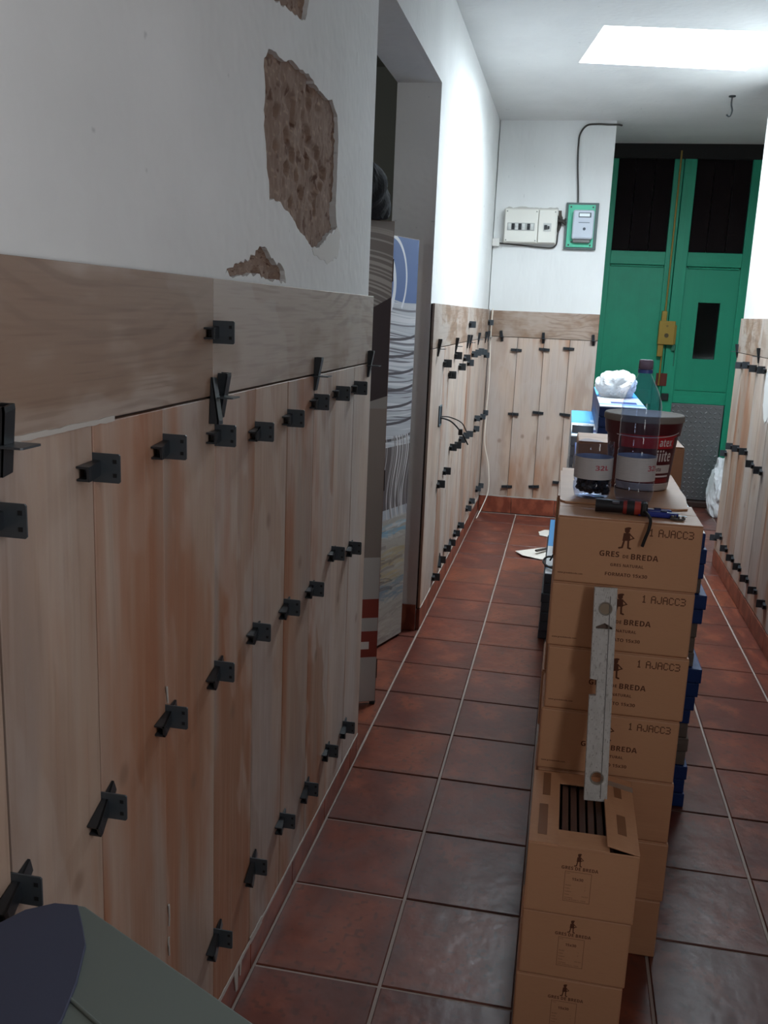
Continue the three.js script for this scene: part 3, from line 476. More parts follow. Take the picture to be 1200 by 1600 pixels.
const longPrint = new THREE.MeshStandardMaterial({ roughness: 0.82, map: canvasTex(1024, 512, (g, W, H) => {
  cardBase(g, W, H, 4); g.fillStyle = INK; g.textAlign = 'center';
  potter(g, 500, 150, 2.7);
  g.font = 'bold 62px sans-serif'; g.fillText('GRES', 385, 282); g.font = 'bold 38px sans-serif'; g.fillText('DE', 505, 286); g.font = 'bold 64px sans-serif'; g.fillText('BREDA', 640, 292);
  g.font = 'bold 34px sans-serif'; g.fillText('GRES NATURAL', 520, 360); g.font = 'bold 40px sans-serif'; g.fillText('FORMATO 15x30', 520, 440);
  g.font = 'bold 17px sans-serif'; g.fillText('www.gresdebreda.com', 110, 455);
  g.strokeStyle = INK; g.lineCap = 'round';
  // dot-matrix lot number
  const font = { '1': '00100 01100 00100 00100 00100 00100 01110', A: '01110 10001 10001 11111 10001 10001 10001', J: '00001 00001 00001 00001 10001 10001 01110', C: '01110 10001 10000 10000 10000 10001 01110', B: '11110 10001 10001 11110 10001 10001 11110', 3: '11110 00001 00001 01110 00001 00001 11110', ' ': '0' };
  let x = 660; for (const ch of '1 AJACC3') { font[ch].split(' ').forEach((row, j) => [...row].forEach((b, i) => { if (b === '1') { g.beginPath(); g.arc(x + i * 7.2, 32 + j * 9, 4.6, 0, 7); g.fill(); } })); x += ch === '1' ? 50 : ch === ' ' ? 18 : 43; }
}) });
const smallPrint = new THREE.MeshStandardMaterial({ roughness: 0.82, map: canvasTex(768, 512, (g, W, H) => {
  cardBase(g, W, H, 9); g.fillStyle = INK; g.strokeStyle = INK; g.textAlign = 'center';
  potter(g, 360, 90, 1.6); g.font = 'bold 36px sans-serif'; g.fillText('GRES DE BREDA', 370, 156);
  g.globalAlpha = 0.7; g.lineWidth = 3; g.strokeRect(268, 172, 190, 240); g.globalAlpha = 1; g.font = 'bold 30px sans-serif'; g.fillText('15x30', 362, 240);
  g.globalAlpha = 0.8; g.textAlign = 'left'; g.font = '13px sans-serif'; g.fillText('Gres', 276, 190);
  ['Model', 'Color', 'Calibre', 'Tono', 'Contiene'].forEach((t, i) => { g.font = '15px sans-serif'; g.fillText(t, 276, 288 + i * 25); }); g.fillText('1', 416, 290); g.fillText('2', 416, 315); g.fillText('m2 0,9', 400, 366); g.font = '14px sans-serif'; g.fillText('Gres de Breda S.L. 15x30', 276, 403);
}) });
const BH = 0.148;
function cardBox(label, group, pos, w, d, print, turn = 0) { // pos = centre of the base
  const b = thing('cardboard_box', label, 'box', pos, turn, group);
  mesh('body', rbox(w, BH - 0.003, d, 0.004, 0, BH / 2 - 0.0015, 0), card, b);
  if (print) { const p = mesh('printed_front', new THREE.PlaneGeometry(w - 0.008, BH - 0.011).translate(0, BH / 2 - 0.0015, d / 2 + 0.0003), print, b); }
  const fl = (w > d ? d : d) / 2 - 0.0012;
  for (const s of [-1, 1]) mesh('top_flap', rbox(w - 0.003, 0.0028, fl, 0.001, 0, BH - 0.0016, s * (fl / 2 + 0.0012)), card, b);
  return b;
}
const colNames = ['in the front tall column', 'in the second tall column', 'in the third tall column'];
for (let row = 0; row < 3; row++) for (let k = 0; k < 7; k++) {
  const zc = [-2.100, -2.328, -2.556][row], jx = row === 0 ? [0, -0.002, 0.002, -0.003, 0.001, 0.004, 0][6 - k] : row === 1 ? -0.006 + rr(-0.004, 0.003) : rr(-0.005, 0.004);
  const lab = row === 0 && k === 6 ? 'printed brown tile box on top of the front tall column, under the bottles' : `brown tile box ${colNames[row]}, ${k === 0 ? 'bottom one on the floor' : ORD[k] + ' from the floor'}`;
  cardBox(lab, row ? 'boxes in the columns behind' : 'boxes in the front tall column', [0.1555 + jx, k * BH, zc + rr(-0.002, 0.002)], 0.302, 0.210, row === 0 && k > 2 ? longPrint : null, rr(-0.006, 0.006));
}
// low front stack
cardBox('brown tile box at the bottom of the low front stack', 'boxes in the low front stack', [0.100, 0, -1.833], 0.212, 0.302, smallPrint, 0.004);
cardBox('brown tile box in the middle of the low front stack', 'boxes in the low front stack', [0.104, BH, -1.831], 0.212, 0.302, smallPrint, -0.004);
{
  const w = 0.213, d = 0.302, t = 0.004, y0 = 0;
  const b = thing('open_cardboard_box', 'opened brown tile box on the low front stack, dark tiles showing inside', 'box', [0.1045, 2 * BH, -1.827]);
  mesh('front_panel', rbox(w, BH, t, 0.0015, 0, BH / 2, d / 2 - t / 2), card, b); mesh('printed_front', new THREE.PlaneGeometry(w - 0.008, BH - 0.01).translate(0, BH / 2, d / 2 + 0.0004), smallPrint, b);
  mesh('back_panel', rbox(w, BH, t, 0.0015, 0, BH / 2, -d / 2 + t / 2), card, b);
  mesh('side_panel', rbox(t, BH, d - 2 * t, 0.0015, -w / 2 + t / 2, BH / 2, 0), card, b); mesh('side_panel', rbox(t, BH, d - 2 * t, 0.0015, w / 2 - t / 2, BH / 2, 0), card, b);
  mesh('bottom_panel', box(w - 2 * t, t, d - 2 * t, 0, t / 2, 0), card, b);
  mesh('top_flap', rbox(0.058, 0.003, d - 0.004, 0.001, -w / 2 + 0.029, BH + 0.0005, 0), card, b);
  mesh('top_flap', rbox(0.10, 0.003, 0.058, 0.001, 0.0, BH + 0.0005, d / 2 - 0.029), card, b);
  mesh('top_flap', rbox(0.10, 0.003, 0.05, 0.001, 0.0, BH + 0.0005, -d / 2 + 0.025), card, b);
  const fl = mesh('top_flap', rbox(0.064, 0.0032, d - 0.006, 0.001, -0.032, 0, 0), card, b, [w / 2, BH + 0.001, 0.002], [0, 0, -0.20]);
  mesh('tape_strip', rbox(0.016, 0.0006, 0.06, 0.0002, -0.034, 0.002, -0.085), tapeMat, fl); mesh('tape_strip', rbox(0.018, 0.0006, 0.075, 0.0002, -0.032, 0.002, 0.055), tapeMat, fl);
  mesh('tape_film', rbox(0.058, 0.0005, 0.022, 0.0002, -0.028, 0.0022, -0.11), new THREE.MeshPhysicalMaterial({ color: 0xe6dccf, roughness: 0.12, transmission: 0.7, thickness: 0 }), fl);
  mesh('tape_strip', rbox(0.016, 0.0006, 0.10, 0.0002, -w / 2 + 0.030, BH + 0.0025, -0.09), tapeMat, b); mesh('tape_strip', rbox(0.018, 0.0006, 0.12, 0.0002, -w / 2 + 0.026, BH + 0.0025, 0.06), tapeMat, b);
  for (let i = 0; i < 8; i++) tagged('stoneware_tile', merge([rbox(0.0132, 0.136, 0.288, 0.002)]), new THREE.MeshStandardMaterial({ color: [0x5e463e, 0x564039, 0x64493f][i % 3], roughness: 0.35 }), `dark brown stoneware tile standing in the open box, ${ORD[i]} from the left`, 'tile', [0.0335 + i * 0.0176, 2 * BH + 0.004 + 0.0685 + (i === 2 ? 0.001 : 0), -1.827], [0, rr(-0.004, 0.004), 0], 'tiles in the open box');
}
// spirit level leaning on the tall column
{
  const L = 0.452, w = 0.046, t = 0.020;
  const s = new THREE.Shape(); s.moveTo(-w / 2, 0); s.lineTo(w / 2, 0); s.lineTo(w / 2, L); s.lineTo(-w / 2, L); s.lineTo(-w / 2, 0.258); s.lineTo(-w / 2 + 0.014, 0.256); s.lineTo(-w / 2 + 0.014, 0.222); s.lineTo(-w / 2, 0.220); s.closePath();
  for (const [y, r] of [[0.408, 0.0145], [0.048, 0.0145]]) { const h = new THREE.Path(); h.absarc(0.001, y, r, 0, Math.PI * 2, true); s.holes.push(h); }
  s.holes.push(new THREE.Path([V2(-0.018, 0.364), V2(0.018, 0.364), V2(0.018, 0.369), V2(0.001, 0.378), V2(-0.018, 0.369)]));
  const metal = new THREE.MeshStandardMaterial({ map: dataTex(128, 640, (u, v) => { let c = mixc([206, 203, 198], [180, 176, 170], fbm(u * 5, v * 24, 41, 4)); c = mixc(c, [224, 222, 218], 0.5 * sst(0.7, 0.85, fbm(u * 12, v * 60, 43, 3))); return mixc(c, [130, 124, 118], 0.5 * sst(0.74, 0.85, vnoise(u * 30, v * 90, 44))); }, true, true), roughness: 0.55, metalness: 0.05 });
  const ln = thing('spirit_level', 'worn aluminium spirit level leaning against the tall column of boxes', 'spirit level', [0.130, 0.4500, -1.868]);
  ln.rotation.set(-0.222, 0, 0.03);
  const g = new THREE.ExtrudeGeometry(s, { depth: t, bevelEnabled: true, bevelSize: 0.001, bevelThickness: 0.001, bevelSegments: 1, curveSegments: 20 }); const uv = g.attributes.uv; for (let i = 0; i < uv.count; i++) uv.setXY(i, uv.getX(i) / 0.046 + 0.5, uv.getY(i) / 0.452);
  mesh('body', g, metal, ln, [0, 0, -t / 2]);
  mesh('groove', rbox(0.0018, 0.43, 0.0012, 0.0004, 0.010, 0.22, t / 2 + 0.0008), mat(0x6e6a66, 0.8), ln);
  for (const y of [0.408, 0.048]) { const v = mesh('vial_ring', new THREE.TorusGeometry(0.0135, 0.0018, 8, 24), mat(0x8a8378, 0.6), ln, [0.001, y, t / 2]); if (y > 0.2) mesh('vial', cyl(0.013, 0.013, 0.010, 20).rotateX(Math.PI / 2), mat(0x8c7a64, 0.4), v, [0, 0, -0.005]); }
  mesh('vial', box(0.036, 0.013, 0.006, 0, 0.370, -0.001), mat(0x5e4636, 0.5), ln);
}
// cardboard box behind the tub
cardBox('brown cardboard box standing behind the paint tub', null, [0.195, 0.9555, -2.86], 0.300, 0.210, null, 0.01);

// ---------------------------------------------------------------- packs of plank tiles
const packBlue = mat(0x123f86, 0.5), packNavy = mat(0x17315f, 0.5), packGrey = new THREE.MeshStandardMaterial({ map: dataTex(256, 64, (u, v) => mixc([116, 108, 102], [138, 128, 120], fbm(u * 9, v * 3, 77, 4))), roughness: 0.8 }), packLight = mat(0x9aa0a6, 0.7), packSlate = mat(0x4b5158, 0.7);
const packTop = new THREE.MeshStandardMaterial({ roughness: 0.45, map: canvasTex(256, 1024, (g, W, H) => {
  g.fillStyle = '#eef2f5'; g.fillRect(0, 0, W, H); g.fillStyle = '#57aef0'; g.fillRect(0, 0, W, 560); g.fillRect(0, 900, W, 40); g.fillStyle = '#1d3c86'; g.fillRect(70, 790, 150, 90);
  g.fillStyle = '#ffffff'; g.font = 'bold 40px sans-serif'; for (let i = 0; i < 4; i++) g.fillRect(120, 420 + i * 26, 40 + 20 * (i % 3), 12);
  g.fillStyle = '#23272e'; for (let i = 0; i < 5; i++) g.fillRect(40 + (i % 2) * 30, 600 + i * 24, 70 + (i * 37) % 60, 10); g.fillStyle = '#e88a7a'; g.fillRect(150, 620, 80, 14); g.fillRect(140, 660, 80, 14);
}) });
const PH = 0.0452;
function pack(label, group, x0, y, zf, m, top, wid = 0.2, len = 1.18) {
  const p = thing('tile_pack', label, 'tile pack', [x0 + wid / 2, y, zf - len / 2], 0, group);
  mesh('carton', rbox(wid, PH - 0.0015, len, 0.003, 0, PH / 2 - 0.0005, 0), m, p);
  const e = mesh('end_flap', rbox(wid - 0.012, PH - 0.010, 0.0016, 0.0005, 0, PH / 2, len / 2 + 0.0006), m, p);
  if (top) mesh('printed_top', new THREE.PlaneGeometry(wid - 0.004, len - 0.006).rotateX(-Math.PI / 2).translate(0, PH + 0.0003, 0), packTop, p);
  return p;
}
// behind the brown columns: right-hand pile (its end faces show to the right of the boxes)
const cA = ['b', 'b', 'b', 'g', 'g', 'g', 'b', 'b', 'b', 'b', 'g', 'g', 'g', 'b', 'b', 'g', 'b', 'b', 'b'];
const jA = [0.006, 0.002, 0.006, -0.004, 0.0, -0.006, -0.004, 0.004, 0.010, 0.014, -0.012, -0.014, -0.012, -0.002, 0.004, -0.016, -0.012, -0.010, -0.018];
cA.forEach((c, i) => pack(`${c === 'b' ? 'blue' : 'grey'} tile pack in the pile right of the brown boxes, ${ORD[i]} from the floor`, 'tile packs in the pile right of the brown boxes', 0.247 + jA[i], i * PH, -2.735 + jA[i] * 0.6, c === 'b' ? packBlue : packGrey, i === 18));
for (let i = 0; i < 21; i++) pack(`grey tile pack hidden behind the brown columns, ${ORD[i]} from the floor`, 'tile packs behind the brown columns', 0.050 + rr(-0.002, 0.002), i * PH, -2.745 + rr(-0.006, 0.006), i % 4 ? packGrey : packBlue, false, 0.174);
// further pile towards the door
for (let i = 0; i < 7; i++) pack(`dark grey tile pack in the low outer pile, ${ORD[i]} from the floor`, 'tile packs in the low outer pile', -0.037 + rr(-0.004, 0.006), i * PH, -4.13 + rr(-0.02, 0.01), packSlate, i === 6);
for (let i = 7; i < 21; i++) pack(`light grey tile pack in the far left pile, ${ORD[i - 7]} above the low dark packs`, 'tile packs in the far left pile', 0.037 + rr(-0.002, 0.002), i * PH, -4.14 + rr(-0.004, 0.004), packLight, i === 20);
for (let i = 0; i < 21; i++) pack(`navy tile pack in the far right pile, ${ORD[i]} from the floor`, 'tile packs in the far right pile', 0.245 + rr(-0.003, 0.003), i * PH, -4.15 + rr(-0.004, 0.004), packNavy, false);
for (let i = 21; i < 24; i++) pack(`navy tile pack bridging the two far piles under the white bag, ${['lowest', 'middle', 'topmost'][i - 21]}`, 'tile packs bridging the far piles', 0.146 + rr(-0.002, 0.002), i * PH, -4.145, packNavy, i === 23);

// ---------------------------------------------------------------- things on the boxes
const TOPY = 7 * BH;                                                            // 1.036
// loose cardboard sheet under the bottles and the tub
{
  const s = shapeOf([[0.012, 0], [0.262, 0], [0.285, 0.012], [0.30, 0.16], [0.30, 0.42], [0.10, 0.46], [0.005, 0.44], [0.0, 0.02]]);
  const g = new THREE.ExtrudeGeometry(s, { depth: 0.0035, bevelEnabled: false }); g.rotateX(-Math.PI / 2);
  tagged('cardboard_sheet', g, card, 'loose brown cardboard sheet under the tub and bottles', 'cardboard', [0.006, TOPY + 0.0008, -2.135], [0.0, 0.02, 0]);
}
const SHY = TOPY + 0.0045;
const pet = new THREE.MeshPhysicalMaterial({ color: 0xdfe9fb, roughness: 0.06, transmission: 1, thickness: 0, ior: 1.45, side: THREE.DoubleSide });
const labelTex = canvasTex(1024, 256, (g, W, H) => { g.fillStyle = '#c9c6c6'; g.fillRect(0, 0, W, H); for (let i = 0; i < 300; i++) { g.fillStyle = 'rgba(150,148,150,0.25)'; g.fillRect(hash(i, 1, 2) * W, hash(i, 2, 2) * H, 60, 2); } g.fillStyle = '#b03a4a'; g.font = 'bold 78px sans-serif'; for (const x of [90, 590]) g.fillText('32L', x, 140); });
const labelMat = new THREE.MeshStandardMaterial({ map: labelTex, roughness: 0.5, side: THREE.DoubleSide });
{
  const R = 0.0445, b = thing('water_bottle', 'large clear plastic water bottle with pale label on the box top', 'bottle', [0.172, SHY, -2.20]);
  const pr = [[0.0, 0.004], [0.03, 0.0], [0.040, 0.004], [R, 0.02], [R, 0.035], [R - 0.0025, 0.038], [R, 0.042], [R, 0.05], [R - 0.001, 0.052], [R - 0.001, 0.108], [R, 0.11], [R, 0.118], [R - 0.002, 0.122], [R, 0.127], [R, 0.15], [R - 0.002, 0.154], [R, 0.158], [R, 0.19], [R - 0.002, 0.194], [R, 0.198], [R, 0.222], [R - 0.003, 0.235], [R - 0.010, 0.255], [0.024, 0.275], [0.016, 0.290], [0.0135, 0.297], [0.0135, 0.312]].map(p => V2(...p));
  mesh('bottle_body', new THREE.LatheGeometry(pr, 48), pet, b);
  mesh('label', new THREE.CylinderGeometry(R + 0.0004, R + 0.0004, 0.054, 48, 1, true).translate(0, 0.080, 0), labelMat, b);
  mesh('neck_ring', cyl(0.0165, 0.0165, 0.008, 24, 0, 0.300, 0), mat(0x4a5fa8, 0.4), b);
  mesh('cap', new THREE.LatheGeometry([[0, 0.326], [0.0135, 0.326], [0.0155, 0.324], [0.016, 0.320], [0.016, 0.305], [0, 0.305]].map(p => V2(...p)).reverse(), 28), mat(0x8d7f96, 0.5), b);
}
{
  const R = 0.044, b = thing('cut_bottle', 'cut-off clear plastic bottle with dark contents on the box top', 'bottle', [0.077, SHY, -2.215]);
  const P = [[0.0, 0.004], [0.03, 0.0], [0.040, 0.004], [R, 0.02], [R, 0.035], [R - 0.0025, 0.038], [R, 0.042], [R - 0.001, 0.05], [R - 0.001, 0.105], [R, 0.108], [R, 0.118], [R - 0.001, 0.124]].map(p => V2(...p));
  const g = new THREE.LatheGeometry(P, 48), p = g.attributes.position; for (let i = 0; i < p.count; i++) if (p.getY(i) > 0.12) p.setY(i, p.getY(i) + 0.010 * vnoise(Math.atan2(p.getZ(i), p.getX(i)) * 2, 0, 4));
  mesh('bottle_body', g, pet, b);
  mesh('label', new THREE.CylinderGeometry(R + 0.0004, R + 0.0004, 0.050, 48, 1, true).rotateY(-0.5).translate(0, 0.072, 0), labelMat, b);
  const bits = []; for (let i = 0; i < 110; i++) { const a = rnd() * 6.28, r = 0.034 * Math.sqrt(rnd()); bits.push(rbox(rr(0.008, 0.02), rr(0.004, 0.010), rr(0.006, 0.014), 0.001, 0, 0, 0, 1).rotateX(rnd() * 3).rotateY(rnd() * 6).translate(Math.cos(a) * r, rr(0.014, 0.044), Math.sin(a) * r)); }
  const st = tagged('clip_scraps', merge(bits), mat(0x1e2026, 0.5), 'dark plastic clip scraps filling the bottom of the cut bottle', 'scraps', [0.077, SHY, -2.215]); st.userData.kind = 'stuff';
}
{ // paint tub
  const t = thing('paint_tub', 'dark red plastic paint tub with dusty lid on the boxes', 'tub', [0.196, SHY, -2.405]);
  const tex = canvasTex(2048, 512, (g, W, H) => {
    g.fillStyle = '#56141c'; g.fillRect(0, 0, W, H); const c = W * 0.5;
    const put = (c) => {
      g.fillStyle = '#c4202c'; g.fillRect(c - 340, 120, 560, 92); g.strokeStyle = '#d8cfcf'; g.lineWidth = 7; g.beginPath(); g.moveTo(c - 380, 130); g.quadraticCurveTo(c, 150, c + 250, 104); g.stroke();
      g.fillStyle = '#e9e2e0'; g.font = 'bold 74px sans-serif'; g.fillText('atex', c + 30, 196); g.font = 'bold 104px sans-serif'; g.fillText('iiite', c + 10, 300);
      g.fillStyle = '#d9d3d0'; g.fillRect(c - 240, 325, 470, 58); g.fillStyle = '#56141c'; g.font = 'bold 40px sans-serif'; g.fillText('pasta', c - 10, 368);
      g.fillStyle = '#e9e2e0'; g.fillRect(c - 60, 398, 280, 12); g.fillStyle = '#8a1f26'; g.fillRect(c - 200, 420, 430, 30); g.fillStyle = '#cfc8c4'; g.fillRect(c - 400, 455, 700, 50); g.fillStyle = '#8f8884'; for (let i = 0; i < 5; i++) g.fillRect(c - 330 + i * 10, 464 + i * 8, 560, 3);
      g.strokeStyle = '#b9a7a4'; g.lineWidth = 4; for (let i = 0; i < 5; i++) { g.beginPath(); g.arc(c - 620 + i * 40, 150 + i * 22, 20, 0, 5); g.stroke(); }
    }; put(c);
  });
  const body = new THREE.LatheGeometry([[0.0, 0.0], [0.068, 0.0], [0.072, 0.003], [0.0735, 0.01], [0.086, 0.135], [0.091, 0.138], [0.0945, 0.165], [0.0945, 0.178]].map(p => V2(...p)), 64);
  const uv = body.attributes.uv, pp = body.attributes.position; for (let i = 0; i < uv.count; i++) uv.setXY(i, uv.getX(i), pp.getY(i) / 0.185);
  body.rotateY(Math.PI + 0.35);
  mesh('bucket', body, new THREE.MeshStandardMaterial({ map: tex, roughness: 0.4 }), t);
  mesh('lid', new THREE.LatheGeometry([[0, 0.182], [0.080, 0.183], [0.088, 0.186], [0.095, 0.187], [0.0975, 0.183], [0.0975, 0.172], [0.0948, 0.170]].map(p => V2(...p)).reverse(), 64), mat(0x8d857d, 0.75), t);
}
{ // black and red torch with wrist strap
  const t = thing('hand_torch', 'black and red hand torch with a black wrist strap hanging over the box', 'torch', [0.138, TOPY + 0.0165, -2.055]);
  t.rotation.y = -0.06;
  mesh('body', cyl(0.0150, 0.0135, 0.062, 24).rotateZ(Math.PI / 2), mat(0x17151a, 0.45), t, [-0.024, 0, 0]);
  mesh('red_band', cyl(0.0152, 0.0152, 0.008, 24).rotateZ(Math.PI / 2), mat(0x8a2a26, 0.4), t, [0.008, 0, 0]);
  mesh('grip', cyl(0.0158, 0.0158, 0.016, 24).rotateZ(Math.PI / 2), mat(0x1c1a1e, 0.5), t, [0.020, 0, 0]);
  mesh('red_band', cyl(0.0152, 0.0152, 0.014, 24).rotateZ(Math.PI / 2), mat(0xa83a30, 0.35), t, [0.034, 0, 0]);
  mesh('end_cap', rbox(0.016, 0.030, 0.030, 0.006, 0.048, 0, 0), mat(0x141316, 0.5), t);
  mesh('switch', rbox(0.016, 0.005, 0.012, 0.002, -0.012, 0.010, 0.010), mat(0x55525a, 0.4), t);
  mesh('strap', tube([[0.050, -0.004, 0.012], [0.058, -0.006, 0.045], [0.062, -0.012, 0.064], [0.060, -0.030, 0.071], [0.054, -0.052, 0.071], [0.050, -0.068, 0.071]], 0.0035, 40, 8), mat(0x151214, 0.7), t);
}
for (const [x, z, a, w, lab] of [[0.205, -2.075, 0.06, 1, 'blue box cutter with white label beside the torch, rear one'], [0.216, -2.050, -0.05, 0, 'blue box cutter beside the torch, front one']]) {
  const c = thing('box_cutter', lab, 'cutter', [x, TOPY + 0.0072, z], a, 'box cutters by the torch');
  mesh('handle', rbox(0.085, 0.012, 0.02, 0.004, 0, 0, 0), mat(0x1b2f8c, 0.4), c); if (w) mesh('label', rbox(0.03, 0.001, 0.014, 0.0004, -0.012, 0.0065, 0.001), mat(0xe6e6ee, 0.5), c);
  mesh('slider', rbox(0.014, 0.004, 0.008, 0.001, 0.012, 0.007, 0), mat(0x10184a, 0.4), c); mesh('blade', box(0.02, 0.0008, 0.011, 0.05, 0, 0), mat(0x9a9da0, 0.3, { metalness: 0.8 }), c);
}
for (let i = 0; i < 5; i++) tagged('clip_scrap', merge([rbox(0.014, 0.004, 0.005, 0.001, 0, 0, 0, 1), rbox(0.004, 0.008, 0.005, 0.001, 0.004, 0.003, 0, 1).rotateY(0.3)]), mat(0x5a5450, 0.6), `small grey broken clip piece on the top box's right edge, ${['leftmost', 'second from left', 'middle', 'second from right', 'rightmost'][i]} of five`, 'scrap', [0.243 + i * 0.0062, TOPY + 0.0035, -2.036 + (i % 2) * 0.008], [0, rnd() * 6, 0], 'broken clip pieces on the top box');
// black cable on the low far pile
tagged('cable_coil', merge([tube([[-0.02, 0, 0.0], [0.01, 0.012, 0.05], [0.05, 0.02, 0.02], [0.04, 0.03, -0.05], [-0.01, 0.03, -0.06], [-0.03, 0.02, 0.0], [0.0, 0.012, 0.06], [0.04, 0.01, 0.07]], 0.005, 80, 6), tube([[0.0, 0.02, -0.03], [0.02, 0.06, -0.05], [0.045, 0.10, -0.06], [0.05, 0.06, -0.10]], 0.004, 40, 6)]), mat(0x1b1c1e, 0.5), 'coiled black cable on the low grey packs beside the brown boxes', 'cable', [-0.012, 7 * PH + 0.006, -4.24]);
// crumpled bags
function bag(label, pos, rx, ry, rz, seed, m) {
  const g = new THREE.IcosahedronGeometry(1, 9), p = g.attributes.position;
  for (let i = 0; i < p.count; i++) { const v = V3(p.getX(i), p.getY(i), p.getZ(i)); const q = 1 + 0.34 * (fbm(v.x * 1.2 + 9, v.y * 1.2 + v.z * 0.8, seed, 2) - 0.5) + 0.5 * Math.abs(vnoise(v.x * 4.2 + 5, v.y * 4 + v.z * 4, seed + 3) - 0.5) + 0.16 * Math.max(0, v.y) * Math.max(0, v.y); p.setXYZ(i, v.x * q * rx, Math.max(-0.82, v.y * q) * ry + 0.82 * ry, v.z * q * rz); }
  g.computeVertexNormals(); return tagged('plastic_bag', g, m, label, 'bag', pos);
}
const bagMat = new THREE.MeshPhysicalMaterial({ color: 0xf3f5f8, roughness: 0.35, transmission: 0.15, thickness: 0 });
bag('crumpled white plastic bag on top of the far tile packs', [0.236, 24 * PH + 0.001, -4.72], 0.085, 0.062, 0.11, 5, bagMat);
bag('white sack on the floor beside the green door', [1.255, 0.001, -7.42], 0.115, 0.23, 0.14, 9, bagMat);
// grey box band lying on the far left pile
tagged('strap_roll', (() => { const s = []; for (let i = 0; i <= 20; i++) { const a = -0.9 + 1.8 * i / 20; s.push([Math.sin(a) * 0.06, -Math.cos(a) * 0.05]); } const pts = [...s, ...s.map(p => [p[0] * 0.96, p[1] * 0.96 + 0.001]).reverse()]; const g = new THREE.ExtrudeGeometry(shapeOf(pts), { depth: 0.035, bevelEnabled: false }); g.rotateX(-Math.PI / 2); return g; })(), mat(0x6b6f76, 0.6), 'curved grey cardboard strip on the far left tile packs', 'strip', [0.085, 21 * PH + 0.001, -4.28]);
// paper scraps on the floor beyond the packs
function sheet(label, pts, pos, rot, bend, seed) {
  const g = new THREE.ExtrudeGeometry(shapeOf(pts), { depth: 0.0015, bevelEnabled: false }); g.rotateX(-Math.PI / 2);
  const p = g.attributes.position; for (let i = 0; i < p.count; i++) p.setY(i, p.getY(i) + bend * Math.pow(Math.abs(p.getX(i) - p.getZ(i) * 0.5) * 4, 2) * 0.02);
  g.computeVertexNormals(); return tagged('paper_scrap', g, mat(0xd9d2c8, 0.8, { side: THREE.DoubleSide }), label, 'paper', pos, [0, rot, 0]);
}
sheet('large torn white cardboard piece on the floor left of the packs', [[-0.13, 0.0], [-0.09, -0.10], [0.02, -0.14], [0.13, -0.10], [0.13, 0.14], [0.02, 0.13]], [-0.105, 0.002, -5.72], 0.1, 1.6, 1);
sheet('small torn white paper on the floor further toward the back wall', [[-0.06, 0.02], [-0.03, -0.08], [0.07, -0.10], [0.08, 0.10], [-0.04, 0.11]], [-0.055, 0.002, -6.30], -0.2, 1.6, 2);
tagged('wood_stick', rbox(0.18, 0.012, 0.02, 0.003), mat(0x3b302b, 0.8), 'thin dark stick lying on the torn white cardboard', 'stick', [-0.05, 0.034, -5.74], [0, 0.9, 0.0]);

